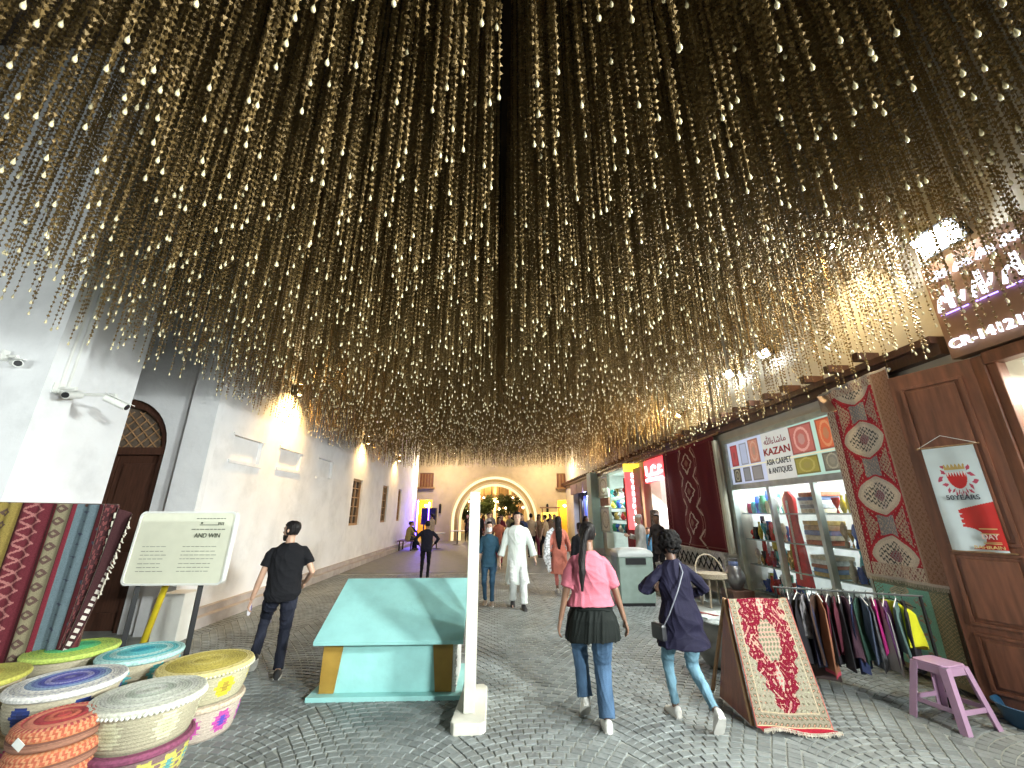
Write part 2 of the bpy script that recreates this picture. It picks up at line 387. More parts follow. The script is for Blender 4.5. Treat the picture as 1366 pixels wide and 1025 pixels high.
for k in range(-5, 6):
    for sgn in (1, -1):
        u = DC + k * .2
        for z in np.arange(0, .78, .13):
            a = (u + sgn * z, DS + .03 + z); b_ = (u + sgn * (z + .13), DS + .16 + z)
            if all(math.hypot(q[0] - DC, q[1] - DS) < DR - .1 for q in (a, b_)): lt.tube([(a[0], 7.18, a[1]), (b_[0], 7.18, b_[1])], .014, 4)
lt.build('lattice', WOOD3, EB)
# piers
P1 = MB(); P1.b2(-9, -5.0, 4.45, 4.8, 0, CEIL); P1.b2(-9, -5.35, 4.8, 5.6, 0, CEIL)
o = P1.build('pier', PLASTER); tag(o, 'bright white corner pier behind the striped textile, with pipes and security cameras', 'building pier')
P2 = MB(); P2.b2(-9, -5.36, 5.602, 5.95, 0, CEIL); P2.b2(-9, -8.2, 5.95, 7.0, 0, CEIL); o = P2.build('side_pier', PLASTER); tag(o, 'grey shaded plaster pier just left of the arched door', 'building pier')
o = MB().b2(-9, -8.6, -8, 4.45, 0, CEIL).build('side_wall', PLASTER); tag(o, 'plain plaster wall running along the near left edge', 'wall')
# pipes + conduit
pp = MB()
for i, x in enumerate((4.6, 4.68)): pp.tube([(-4.985, x, 3.0), (-4.985, x, 7.5)], .014, 8)
pp.build('wall_conduit', WHITEP); tag(bpy.data.objects['wall_conduit'], 'pair of thin white conduits running up the bright corner pier', 'conduit')

def cctv(loc, aim, label, arm=.25):
    t = E('security_camera', loc, label, 'security camera', 'white security cameras on the pier'); L = Vector(loc); A = Vector(aim).normalized()
    MB().box(L, (.02, .12, .12)).build('mount', WHITEP, t)
    a = L + Vector((arm, 0, .0)); MB().tube([L, a, a + Vector((0, 0, -.04))], .018, 8).build('arm', WHITEP, t)
    c0 = a + Vector((0, 0, -.08)) - A * .1; c1 = c0 + A * .24
    m = MB(); m.tube([c0, c1], [.04, .042], 12); m.build('housing', WHITEP, t, smooth=True)
    MB().tube([c1 - A * .01, c1 + A * .012], [.034, .032], 12).build('lens', BLACK, t)
    hood = MB(); s_ = A.cross(Vector((0, 0, 1))).normalized(); mid = (c0 + c1) / 2 + Vector((0, 0, .048)) + A * .03
    u = s_ * .045; f_ = A * .15; hood.add([mid - u - f_, mid + u - f_, mid + u + f_, mid - u + f_, mid - u - f_ + Vector((0, 0, .008)), mid + u - f_ + Vector((0, 0, .008)), mid + u + f_ + Vector((0, 0, .008)), mid - u + f_ + Vector((0, 0, .008))], [(0, 1, 2, 3), (4, 5, 6, 7), (0, 1, 5, 4), (1, 2, 6, 5), (2, 3, 7, 6), (3, 0, 4, 7)]); hood.build('sun_shield', WHITEP, t)
    return t
cctv((-5.0, 4.6, 3.06), (.3, -.9, -.25), 'white bullet security camera with dark lens on the bright pier', .2)
cctv((-5.0, 4.72, 3.02), (.85, .25, -.4), 'white bullet security camera reaching right towards the arched door', .55)
cctv((-5.5, 4.44, 3.38), (.8, -.5, -.2), 'small white security camera by the left edge, above the others', .12)

# --- ceiling over the street and blank upper volumes
o = MB().b2(-9, 9, -6, 18.5, CEIL, CEIL + .3).build('ceiling', mat('dark_ceiling', (.06, .04, .025), .9, var=.3, scale=2)); o['kind'] = 'structure'
# ------------------------------------------------------------------ right facade
fr_ = lambda u, z, d: (RX + d, u, z)   # d into the building
WALLR = mat('facade_cream', (.58, .54, .46), .85, var=.08, scale=3, bump=.2, bscale=25, dirt=.15)
RB = E('shop_building', (RX, 9, 0), 'pale two storey market building over the row of shops on the right', 'building')
mb = MB()
op = [(2.2, 3.45, 0, 3.12), (5.38, 8.2, .3, 3.12), (11.25, 12.6, .1, 3.2), (14.7, 18.2, .3, 3.3), (20.2, 25.4, .2, 2.9)]
wall_with_holes(mb, fr_, -8, 28.0, 0, 3.5, op, .3)
mb.b2(RX, RX + .3, -8, 28.0, 3.5, CEIL); mb.build('wall', WALLR, RB)
mb = MB(); mb.b2(RX - .12, RX - .002, 3.75, 28.0, 3.30, 3.42); mb.b2(RX - .2, RX - .002, 3.75, 28, 3.42, 3.5)
mb.build('timber_beam', WOOD, RB)
for y in np.arange(4.5, 28, .45): MB().b2(RX - .30, RX - .01, y, y + .09, 3.52, 3.62).build('beam_end', WOOD, RB)
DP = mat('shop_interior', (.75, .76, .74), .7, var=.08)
def shop_room(name, y0, y1, z0, z1, depth, label, c=DP):
    mb = MB(); x1 = RX + .3 + depth; y0 -= .1; y1 += .1
    mb.b2(x1, x1 + .05, y0, y1, z0, z1); mb.b2(RX + .305, x1, y0 - .05, y0, z0, z1); mb.b2(RX + .305, x1, y1, y1 + .05, z0, z1)
    mb.b2(RX + .305, x1, y0, y1, z1, z1 + .05); mb.b2(RX + .305, x1, y0, y1, z0 - .05, z0)
    o = mb.build('shop_room', c, RB, label=label); return o
shop_room('r', 2.2, 3.45, 0, 3.12, 1.5, 'bright cream lined shop behind the open panelled door')
shop_room('r', 5.38, 8.2, .3, 3.3, .9, 'white lined showcase room of the carpet shop')
shop_room('r', 11.25, 12.6, .1, 3.3, 1.6, 'glaring white shop interior beside the maroon carpet')
shop_room('r', 14.7, 18.2, .3, 3.3, 1.2, 'cool lit shop interior far along the row')
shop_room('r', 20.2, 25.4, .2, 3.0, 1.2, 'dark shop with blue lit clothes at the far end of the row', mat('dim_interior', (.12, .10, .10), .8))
def tube_light(y0, y1, x, z, s, c, label, power=0, tgt=None):
    t = E('tube_light', (x, (y0 + y1) / 2, z), label, 'tube light')
    MB().b2(x - .03, x + .03, y0, y1, z + .015, z + .05).build('batten', WHITEP, t)
    MB().cyl((x, y0 + .02, z), (x, y1 - .02, z), .016, n=8).build('tube', glow('tube_%d' % s, c, s), t)
    return t
tube_light(2.3, 3.3, 5.6, 2.95, 35, (1, .93, .75), 'warm white tube light inside the bright doorway at the right edge')
area('shop_light_near', (5.3, 2.85, 2.9), (4.5, 2.8, 0), .9, 24, (1, .95, .82), .5)
tube_light(5.5, 6.7, 5.35, 3.2, 130, (.85, .97, 1), 'cool tube light inside the near half of the carpet shop showcase')
tube_light(6.9, 8.1, 5.35, 3.2, 130, (.85, .97, 1), 'cool tube light inside the far half of the carpet shop showcase')
area('showcase_light', (5.15, 6.8, 2.2), (4.0, 6.8, 0.6), 2.6, 34, (.85, .97, 1), .5)
tube_light(11.3, 12.5, 5.7, 3.05, 45, (1, .97, .95), 'glaring tube light in the shop past the maroon carpet')
area('shop_light_mid', (5.0, 11.9, 2.3), (3.5, 11.5, .3), 1.1, 55, (1, .93, .88), 1.6)
tube_light(15, 17.8, 5.6, 3.1, 48, (.8, 1, .95), 'greenish tube light in the shop behind the red letter sign')
area('shop_light_far', (5.0, 16.4, 2.4), (3.2, 16.4, .3), 2.8, 70, (.8, 1, .95), 1.2)
area('shop_light_end', (5.0, 22.8, 2.3), (3.5, 22.8, .3), 3.5, 60, (.6, .7, 1), .8)

# --- neon name board above the near shop
NB = E('shop_name_board', (4.7, 3.2, 3.45), 'brown board with glowing script and number CR-141212-5 above the right doorway', 'shop sign')
MB().b2(4.66, 4.78, 1.2, 3.66, 3.2, 4.25).build('board', mat('board_brown', (.24, .13, .08), .5, var=.2, scale=3, dirt=.2), NB)
NEON = glow('neon_white', (.8, .82, 1), 1.3); NEONP = glow('neon_violet', (.25, .16, 1), 3)
txt('sign_number', 'CR-141212-5', (4.65, 3.62, 3.29), (0, -1, 0), (0, 0, 1), .10, .03, NEON, NB, 'LEFT', wmax=.80)
m1 = MB(); m2 = MB()
yy = 3.6; r = random.Random(5)
def vt(a, b): return (4.64, a, b)
while yy > 1.4:
    wl = r.uniform(.16, .3)
    pts = [vt(yy - wl * t, 3.68 + .16 * abs(math.sin(t * r.uniform(4, 9))) + .02) for t in np.linspace(0, 1, 10)]
    m1.tube(pts, .017, 6); m1.tube([vt(yy - wl * .5, 3.7), vt(yy - wl * .45, 3.95)], .022, 6)
    m2.tube([vt(yy, 3.66), vt(yy - wl, 3.66)], .007, 6); yy -= wl + .07
m1.build('glowing_script', NEON, NB); m2.build('violet_outline', NEONP, NB)
m1 = MB(); yy = 3.55
while yy > 1.4:
    m1.tube([vt(yy - .13 * t, 4.04 + .09 * math.sin(t * 6) ** 2) for t in np.linspace(0, 1, 8)], .02, 6); yy -= .2
m1.build('glowing_script', NEON, NB)
# --- floodlights on the facade; the last three are added out of view
FL = [(4.6, 3.38, 4.42, 'largest floodlight, glaring white over the neon name board'), (4.6, 6.27, 4.3, 'white floodlight over the printed carpet shop panel'), (4.6, 7.36, 4.3, 'white floodlight over the far half of the carpet shop'), (4.6, .6, 3.0, 'added unseen floodlight over the near end of the shop row'), (4.6, -3.0, 3.0, 'added unseen floodlight behind the camera over the shop row'), (-8.5, -1.0, 3.2, 'added unseen floodlight on the side wall lighting the entrance bay')]
FM = glow('flood_glass', (.88, .97, 1), 90)
for i, (x, y, z, lb) in enumerate(FL):
    t = E('floodlight', (x, y, z), lb, 'floodlight', 'floodlights along the shop front'); s = (1.25 if i in (0, 3, 4) else .7); sg_ = -1 if x < 0 else 1; bx = RX * sg_ if x > 0 else -8.6
    MB().box((x + .05 * sg_, y, z + .05), (.08, .34 * s, .22 * s), ry=-.5 * sg_).build('housing', BLACK, t, bevel=.01)
    MB().box((x - .005 * sg_, y, z + .015), (.012, .30 * s, .18 * s), ry=-.5 * sg_).build('lens', FM, t)
    MB().tube([(bx, y, z + .25), (x + .1 * sg_, y, z + .2), (x + .06 * sg_, y, z + .08)], .015, 6).build('bracket', GREYM, t)
    area('flood_beam', (x - .04 * sg_, y, z - .02), [(-2, y + 1, 0), (-1, y + 1.5, 0), (-1, y + 2, 0), (-4.6, 4.7, 1.6), (-2.6, 5.2, .3), (-4.6, 7.5, 1.6)][i], .28 * s * (2 if i > 2 else 1), [55, 45, 45, 150, 230, 60][i], (.93, 1, .97), .18 * s * (1.5 if i > 2 else 1), [110, 110, 110, 110, 110, 120][i])
t = E('spot_lamp', (4.6, 4.4, 5.16), 'small gold spot lamp high among the hanging strands', 'spot lamp')
MB().cyl((4.62, 4.4, 5.2), (4.5, 4.36, 5.1), .05, .065).build('shade', BLACK, t); MB().cyl((4.499, 4.36, 5.099), (4.49, 4.357, 5.092), .05, .05).build('bulb', glow('gold_bulb', (1, .75, .35), 120), t)
MB().tube([(RX, 4.4, 5.3), (4.65, 4.4, 5.25)], .015).build('bracket', GREYM, t)
spot('spot_lamp_beam', (4.47, 4.35, 5.07), (3.6, 5, 2.5), 170, (1, .74, .36), 130, .7)
t = E('spot_lamp', (4.6, 9.6, 4.05), 'small pale lamp among the strands above the maroon carpet', 'spot lamp')
MB().cyl((4.64, 9.6, 4.12), (4.54, 9.6, 4.02), .05, .065).build('shade', BLACK, t); MB().cyl((4.535, 9.6, 4.015), (4.525, 9.6, 4.005), .05, .05).build('bulb', MATS['gold_bulb'], t); MB().tube([(RX, 9.6, 4.2), (4.65, 9.6, 4.15)], .015).build('bracket', GREYM, t)
for yy_ in (9.6, 15.5): spot('spot_lamp_beam', (4.5, yy_, 4.0), (1.5, yy_, 4.6), 480, (1, .74, .38), 150, .9)  # second beam is added without a lamp body, warming the far strands
o = MB().b2(3.2, 4.79, -6, 1.5, 3.27, 3.33).build('baffle', mat('baffle_canvas', (.25, .22, .18), .9)); tag(o, 'added unseen canvas awning over the near end of the shop row', 'baffle')  # added unseen slab keeping floodlight off the overhead strands
# --- near shop: door frame and open leaf
DF = E('shop_doorway', (4.75, 3.0, 0), 'brown wooden doorway with open panelled leaf at the right edge', 'doorway')
m = MB(); m.b2(4.68, 4.82, 3.44, 3.62, 0, 3.16); m.b2(4.68, 4.82, 1.2, 3.44, 3.06, 3.18); m.b2(4.7, 4.8, 3.36, 3.44, 0, 3.06); m.build('door_frame', WOOD2, DF, bevel=.01)
A0 = Vector((4.5, 4.2, 0)); A1 = Vector((4.72, 3.55, 0)); du = (A1 - A0).normalized(); dn = Vector((du.y, -du.x, 0)); LW = (A1 - A0).length
if dn.x > 0: dn = -dn
def lp(u, z, d): p = A0 + du * u + dn * d; return (p.x, p.y, z)
m = MB()
def lb(m, u0, u1, z0, z1, d0, d1): m.prism([(u0, z0), (u1, z0), (u1, z1), (u0, z1)], lp, d0, d1)
lb(m, 0, LW, .08, 3.16, 0, .045); leaf = m.build('door_leaf', WOOD2, DF, bevel=.004)
for (z0, z1) in ((.2, .62), (.74, 1.32), (1.44, 2.98)):
    p = MB(); lb(p, .12, LW - .12, z0, z1, .046, .052); lb(p, .15, LW - .15, z0 + .03, z1 - .03, .052, .07); p.build('door_panel', WOOD2, leaf, bevel=.006)
    q = MB()
    for (a, b, c, d) in ((.09, LW - .09, z1, z1 + .03), (.09, LW - .09, z0 - .03, z0), (.09, .12, z0, z1), (LW - .12, LW - .09, z0, z1)): lb(q, a, b, c, d, .046, .066)
    q.build('moulding', WOOD2, leaf, bevel=.004)
m = MB(); m.b2(4.62, 4.75, 4.26, 4.3, .05, 3.2); m.build('door_stile', mat('blue_grey_metal', (.28, .33, .40), .4, .6), DF)
tag(MB().b2(4.5, 4.8, 2.0, 3.4, 0, .12).build('door_step', mat('step_stone', (.3, .28, .25), .7, var=.15, dirt=.3)), 'low stone step under the right doorway', 'step')
# shelf goods seen in bright doorway
# --- banner on the leaf
BN = E('wall_banner', (4.5, 3.9, 1.3), 'white and red banner with 50 YEARS crest hanging on the open door', 'banner')
bz0, bz1, bu0, bu1 = 1.36, 2.34, .13, .52
def crest(U, V):
    C = np.ones(U.shape + (3,)) * np.array((.62, .70, .72))
    # red lower field with saw edge
    edge = .38 + .10 * (U - .3)
    red = (V < edge) & (U > .34) & (V > 0.02)
    saw = .40 - .16 * np.abs(((V * 22) % 1) - .5) * 2 * ((V > .2) & (V < .40))
    red &= (U > saw)
    lob = ((U - .32) / .36) ** 2 + ((V - .12) / .1) ** 2 < 1
    red &= ~lob; C[red] = (.55, .02, .015)
    # shield
    x = (U - .52); y = (V - .70)
    sh = (np.abs(x) < .19 * np.sqrt(np.clip(1 - (np.clip(-y, 0, 1) / .12) ** 2, 0, 1))) & (y < .045) & (y > -.12)
    teeth = y > .045 - .05 * np.abs(((x * 18) % 1) - .5) * 2
    C[sh] = (.62, .02, .02); C[sh & teeth] = (.75, .75, .74)
    man = (np.abs(np.hypot(x / .30, (y + .02) / .145) - 1 + .12 * np.sin(np.arctan2(y, x) * 13)) < .13) & ((np.abs(x) > .16) | (y < -.09))
    C[man & (np.sin(np.arctan2(y, x) * 26) > -.3)] = (.45, .05, .10)
    cr = (np.abs(x) < .2) & (y > .065) & (y < .085 + .035 * np.abs(np.sin(x * 42))); C[cr] = (.55, .38, .12)
    for z in (.205, .16, .075, .088):
        C[(np.abs(V - z) < .003) & (U > .60) & (U < .93)] = (.65, .5, .2)
    return C
def bfn(u, v):
    d = .085 + .012 * math.sin(u * 9 + v * 2) * (1.2 - v); return lp(bu0 + (bu1 - bu0) * u, bz0 + (bz1 - bz0) * v, d)
o = painted('banner_cloth', bfn, 110, 200, crest, mat('satin_print', (1, 1, 1), .45, attr=True, var=.05, scale=6), BN)
xd = tuple(du); BL = mat('ink_dark', (.05, .06, .08), .6); GL_ = mat('ink_gold', (.75, .5, .2), .5)
def bp(u, v, d=.1): return lp(bu0 + (bu1 - bu0) * u, bz0 + (bz1 - bz0) * v, d)
txt('lettering', '50YEARS', bp(.52, .475), xd, (0, 0, 1), .045, .003, BL, BN, wmax=.24, bold=.01)
txt('lettering', 'DAY', bp(.77, .115), xd, (0, 0, 1), .045, .003, mat('ink_pink', (.85, .6, .55), .5), BN, wmax=.11, bold=.02)
txt('lettering', 'BAHRAIN', bp(.70, .028), xd, (0, 0, 1), .028, .003, GL_, BN, wmax=.20, bold=.02)
MB().tube([bp(-.1, 1.0, .09), bp(1.12, 1.0, .09)], .008, 6).build('rod', WOOD3, BN); MB().tube([bp(0, -.005, .09), bp(1.12, -.005, .09)], .008, 6).build('rod', WOOD3, BN)
MB().tube([bp(-.08, 1.0, .09), bp(.45, 1.115, .08), bp(1.1, 1.0, .09)], .003, 5).build('string', WHITEP, BN)

# ------------------------------------------------------------------ carpets (patterns woven from colour squares)
def fold(x): return np.abs(((x) % 1) - .5) * 2
def pal(C, m, c): C[m] = c
def speck(U, V, fu, fv, th=.35): return (np.sin(U * fu) * np.sin(V * fv) + .5 * np.sin(U * fu * 2.3 + V * fv * .7)) > th
def runner_red(U, V):     # three pale diamonds on red, cream border
    C = np.ones(U.shape + (3,)) * np.array((.42, .03, .05)); cream = (.74, .66, .57); navy = (.12, .11, .14)
    x = (U - .47) * 1.0; k = V * 3.5 + .12; y = (k % 1) - .5; ax = np.abs(x) / .29; e = ((ax ** 1.5) + (np.abs(y) / .33) ** 1.5)
    med = e < 1.0
    ring = (e > .8) & med; C[med] = cream; C[ring] = (.66, .58, .50)
    C[med & (e < .60) & speck(U, V, 95, 260, .2)] = (.10, .10, .10)
    core = e < .16; C[core] = (.35, .28, .3); C[core & speck(U, V, 150, 300, .3)] = (.3, .06, .08)
    y2 = ((k + .5) % 1) - .5; sq = (np.abs(x) < .12) & (np.abs(y2) < .17); C[sq] = (.26, .26, .30); C[sq & speck(U, V, 140, 320, .2)] = (.42, .38, .34)
    tri = (np.abs(x) > .13) & (np.abs(x) < .27) & (np.abs(y2) < .28 * (np.abs(x) - .10) / .14) & ~med; C[tri] = (.45, .32, .26); C[tri & speck(U, V, 120, 260, .4)] = (.30, .03, .05)
    fd = ~med & speck(U, V, 105, 210, .9); C[fd] = (.62, .46, .36); C[~med & speck(U + .013, V + .004, 160, 330, 1.15)] = (.12, .10, .16)
    line = np.abs(e - 1.09) < .07; C[line] = (.5, .05, .07)
    bl = (U < .13) | (U > .80) | (V < .07) | (V > .94)
    C[bl] = (.68, .57, .47); C[bl & speck(U, V, 170, 230, .25)] = (.28, .13, .12)
    z = bl & (np.abs(fold(V * 17) - fold(U * 9)) < .12) & ((V < .07) | (V > .94)); C[z] = (.6, .52, .42)
    C[(U > .80)] = np.array((.34, .20, .15)); C[(U > .80) & speck(U, V, 120, 200, .5)] = (.26, .14, .09)  # right border darkened: the shadow on it is put into the colour
    C[(U > .12) & (U < .14)] = (.3, .04, .06); C[(U > .775) & (U < .80)] = (.42, .30, .24)
    C[(U < .015) | (V < .012) | (V > .988)] = (.55, .50, .45); return C
def maroon(U, V):
    C = np.ones(U.shape + (3,)) * np.array((.11, .018, .025)); lt = (.50, .42, .38)
    x = (U - .5); ax = np.abs(x)
    for cy in (.82, .54, .24):
        y = V - cy; d = ax / .085 + np.abs(y) / .10; d = np.round(d * 9) / 9; wob = .06 * np.sign(np.sin(y * 110))
        C[(np.abs(d - 1 - wob) < .085)] = lt; C[d < .4] = (.22, .12, .10)
        for rr in (1.35, 1.65):
            C[(np.abs(np.hypot(x / .11, y / .12) - rr) < .045) & (ax > .05) & (np.abs(y) < .13)] = (.26, .13, .12)
    for cy in (.68, .39, .1, .94):
        y = V - cy; C[(np.abs(ax - .09 - np.abs(y) * .9 / 1.0) < .011) & (np.abs(y) < .085)] = (.42, .34, .30)
    C[(ax > .42) & (ax < .44)] = (.18, .06, .06); C[(np.abs(V - .03) < .006)] = (.2, .08, .07)
    C[(ax > .44) & speck(U, V, 120, 140, .6)] = (.17, .07, .06); C[V > .97] = (.16, .03, .04)
    return C
def easel_rug(U, V):
    C = np.ones(U.shape + (3,)) * np.array((.24, .215, .16)); red = np.array((.14, .004, .015)); cream = (.32, .29, .23); gold = (.13, .11, .075)
    x = U - .5; y = V - .61; ax = np.abs(x)
    th = np.arctan2(y * 1.0, x); lob = 1 + .10 * np.cos(th * 12)
    sh = ((ax / .40) ** 3 + (np.abs(y) / .50) ** 3) < lob * (1 - .0 * y)
    out = sh & ((ax + .62 * np.clip(-y, 0, 1) + .2 * np.clip(y, 0, 1)) < .40 + .03 * np.cos(y * 60))
    C[out] = red
    # floral scrolls
    f1 = np.abs(np.sin(U * 30 + 2.2 * np.sin(V * 24)) * np.sin(V * 40 + 2.0 * np.sin(U * 17))); f0 = np.abs(np.sin(U * 62 + 3 * np.sin(V * 31)) + np.sin(V * 74 + 3 * np.sin(U * 23)))
    C[out & (f1 > .84)] = (.42, .32, .25); C[out & (f1 > .94)] = (.34, .09, .09); C[out & (f1 < .04)] = (.20, .02, .05); C[out & (f0 < .10)] = (.38, .24, .18)
    inn = ((ax / .155) ** 2 + (np.abs(y - .0) / .15) ** 2) < (1 + .13 * np.cos(th * 10)); C[inn] = (.27, .25, .18)
    f2 = np.abs(np.sin(U * 60 + np.sin(V * 50)) * np.sin(V * 90)); C[inn & (f2 > .5)] = (.14, .13, .085); C[inn & (f2 < .06)] = (.62, .2, .18)
    px = (ax / .055 + np.abs(np.abs(y) - .26) / .1) < 1; C[px] = cream; C[px & (f2 > .6)] = (.4, .1, .1)
    ground_ = ~out & ~px; f3 = np.abs(np.sin(U * 44 + 1.5 * np.sin(V * 60)) * np.sin(V * 75)); C[ground_ & (f3 > .8)] = gold; C[ground_ & (f0 < .08)] = (.30, .30, .20); C[ground_ & (f0 > 1.93)] = (.45, .16, .10)
    bd = (ax > .38) | (V < .13) | (V > .95); C[bd] = (.22, .195, .145); C[bd & (f3 > .5)] = (.12, .11, .07); C[bd & (f3 > .9)] = (.42, .20, .14)
    C[(np.abs(ax - .385) < .008) & (V > .13)] = (.38, .30, .2); C[(np.abs(V - .13) < .004) & (ax < .385)] = (.38, .3, .2)
    C[(V < .045)] = (.30, .015, .03); C[(V < .055) & (V > .045)] = (.45, .35, .22); C[V < .012] = (.7, .66, .6)
    C[ax > .488] = (.36, .10, .08); return C
def green_rug(U, V):
    C = np.ones(U.shape + (3,)) * np.array((.28, .62, .52)); 
    C[(U > .74)] = (.24, .26, .18); C[(U > .74) & speck(U, V, 130, 170, .25)] = (.5, .42, .27)
    for cy in (.88, .70, .52, .34, .16):
        d = ((U - .36) / .13) ** 2 + ((V - cy - .02 * np.sin(U * 18)) / .055) ** 2; C[d < 1] = (.6, .52, .38); C[(d < .6) & speck(U, V, 120, 260, .1)] = (.22, .34, .28); d2 = ((U - .6) / .08) ** 2 + ((V - cy - .09) / .045) ** 2; C[(d2 < 1) & speck(U, V, 70, 130, -.1)] = (.5, .34, .28)
    C[(U < .14) & speck(U, V, 110, 150, .3)] = (.26, .25, .17); C[V > .93] = (.30, .27, .18); C[(V > .93) & speck(U, V, 100, 300, .2)] = (.14, .2, .16)
    C[(V < .06)] = (.3, .27, .18); C[(U < .02) | (U > .97)] = (.10, .07, .05); return C
def kilim(U, V):
    cols = [(.13, .16, .19), (.27, .20, .055), (.12, .022, .03), (.22, .19, .12), (.11, .15, .17), (.11, .022, .028)]
    C = np.zeros(U.shape + (3,)); e = np.array([0, .155, .34, .56, .72, .90, 1.001]); 
    for i in range(6):
        m = (U >= e[i]) & (U < e[i + 1]); C[m] = cols[i]; t = (U - e[i]) / (e[i + 1] - e[i])
        ax = np.abs(t - .5); y = (V * (15 if i % 2 else 17) + i * .3) % 1 - .5
        if i in (1, 3): C[m & ((ax * 1.6 + np.abs(y)) < .36) & ((ax * 1.6 + np.abs(y)) > .14)] = (.10, .06, .05)
        elif i == 2: C[m & (np.abs(ax * 1.8 - np.abs(y)) < .1) & (ax < .32)] = (.34, .14, .13)
        else: C[m & ((ax + np.abs(y) * .8) < .22) & (np.sin(V * 160) > 0)] = (.06, .07, .10)
        C[m & (t < .12)] = (.15, .02, .03); C[m & (t > .94)] = (.06, .02, .02)
    return C
def wallfn(P0, P1, z0, z1, nrm, wob=.01, seed=0):
    P0 = Vector(P0); P1 = Vector(P1); nrm = Vector(nrm)
    def f(u, v):
        p = P0.lerp(P1, u) + nrm * (wob * (math.sin(u * 11 + seed) * (1.3 - v) + .5 * math.sin(u * 23 + v * 3 + seed))); return (p.x, p.y, z0 + (z1 - z0) * v)
    return f
def fringe(name, parent, fn, v, n, ln, m, jig=.02):
    mb = MB()
    for k in range(n):
        p = Vector(fn((k + .5) / n, v)); q = p + Vector((random.uniform(-jig, jig) * .3, random.uniform(-jig, jig) * .4, -ln * random.uniform(.7, 1.2)))
        mb.tube([p, q], .0035, 4)
    return mb.build(name, m, parent)
CREAMF = mat('cream_fringe', (.6, .55, .45), .9)
t = E('hanging_carpet', (4.62, 4.8, .97), 'long red runner with cream diamond medallions hanging beside the open door', 'carpet')
fn = wallfn((4.66, 5.34, 0), (4.56, 4.26, 0), .97, 3.34, (-1, 0, 0), .018)
painted('pile', fn, 130, 340, runner_red, CLOTH, t, thick=.008); fringe('fringe', t, fn, 0, 90, .035, CREAMF); 
MB().tube([(4.66, 5.4, 3.31), (4.6, 4.25, 3.31)], .018, 8).build('hanging_rod', GREYM, t)
tt = MB(); tt.add([(4.66, 5.28, 3.28), (4.56, 5.33, 3.28), (4.60, 5.36, 3.06), (4.64, 5.12, 3.02), (4.55, 5.16, 3.02)], [(0, 1, 2), (0, 2, 3), (0, 3, 4), (0, 4, 1)]); tt.build('folded_corner', mat('carpet_back', (.45, .33, .26), .95, bump=.3), t)
t = E('hanging_carpet', (4.7, 9.8, .9), 'wide maroon carpet with three outlined medallions hanging above the lattice bench', 'carpet')
fn = wallfn((4.66, 11.15, 0), (4.66, 8.38, 0), .93, 3.28, (-1, 0, 0), .03, 2); painted('pile', fn, 200, 200, maroon, CLOTH, t, thick=.008)
MB().tube([(4.66, 11.3, 3.3), (4.66, 8.2, 3.3)], .022, 8).build('hanging_rod', WOOD3, t)
t = E('hanging_carpet', (4.78, 4.9, .03), 'green carpet with cream leaf motifs hanging low behind the plastic stool', 'carpet')
fn = wallfn((4.70, 5.32, 0), (4.64, 4.36, 0), .04, .96, (-1, 0, 0), .012, 4); painted('pile', fn, 160, 160, green_rug, CLOTH, t, thick=.008); MB().tube([(4.72, 5.35, .965), (4.66, 4.3, .965)], .01, 6).build('edge_rod', WHITEP, t)
# tall plain carpet strips filling left of maroon
for (y0, y1, c, lb_) in ((8.32, 8.24, (.45, .40, .30), 'narrow striped cream and green carpet edge between maroon carpet and shop window'),):
    t = E('rolled_carpet', (4.62, 8.28, .95), lb_, 'carpet')
    m = MB(); m.tube([(4.62, 8.26, .95), (4.62, 8.26, 3.15)], .07, 12); m.build('roll', mat('striped_roll', (.36, .34, .27), .95, var=.5, scale=30, stretch=(1, 1, .05)), t, smooth=True)
    t2 = fringe('fringe', t, lambda u, v: (4.62 + .07 * math.cos(u * 6.28), 8.26 + .07 * math.sin(u * 6.28), .95), 0, 20, .05, CREAMF)
# --- easel with rug
ES = E('rug_stand', (2.5, 4.3, 0), 'wooden A-frame stand holding the cream and red rug', 'stand')
bl, br, tl, tr = Vector((2.16, 3.93, .02)), Vector((2.74, 3.84, .02)), Vector((2.27, 4.30, .90)), Vector((2.86, 4.30, .90))
bk = Vector((.05, .55, 0))
m = MB()
for a, b in ((bl, tl), (br, tr)): m.tube([a + Vector((0, .03, 0)), b + Vector((0, .03, 0))], .02, 6)
m.build('front_frame', WOOD3, ES); m = MB()
for a, b in ((bl + Vector((.05, .75, 0)), tl), (br + Vector((.05, .75, 0)), tr)): MB().tube([Vector((a.x, a.y + .03, .0)), b + Vector((0, .03, 0))], .02, 6).build('rear_leg', WOOD3, ES)
m = MB(); m.add([bl + Vector((0, .02, 0)), tl + Vector((0, .02, 0)), bl + Vector((.03, .55, 0)), bl + Vector((0, .05, 0)), tl + Vector((0, .04, 0)), bl + Vector((.03, .60, 0))], [(0, 1, 2), (3, 5, 4), (0, 3, 4, 1), (1, 4, 5, 2), (0, 2, 5, 3)]); m.build('side_board', WOOD2, ES)
RG = E('display_rug', (2.5, 4.0, 0), 'cream rug with crimson floral medallion draped over the wooden stand', 'rug')
def rf(u, v):
    vv = v * 1.12 - .04
    if vv <= 0: p = bl.lerp(br, u) + Vector((.02, vv * 1.8 * .9, 0)); p.z = .02
    elif vv <= 1: p = bl.lerp(br, u).lerp(tl.lerp(tr, u), vv)
    else: p = tl.lerp(tr, u) + Vector((0, (vv - 1) * 1.3, -(vv - 1) * .3))
    p += Vector((0, -.03, .012 + .004 * math.sin(u * 9 + v * 4))); 
    p.z += .012 * math.sin(u * 7) * (vv < 0); return tuple(p)
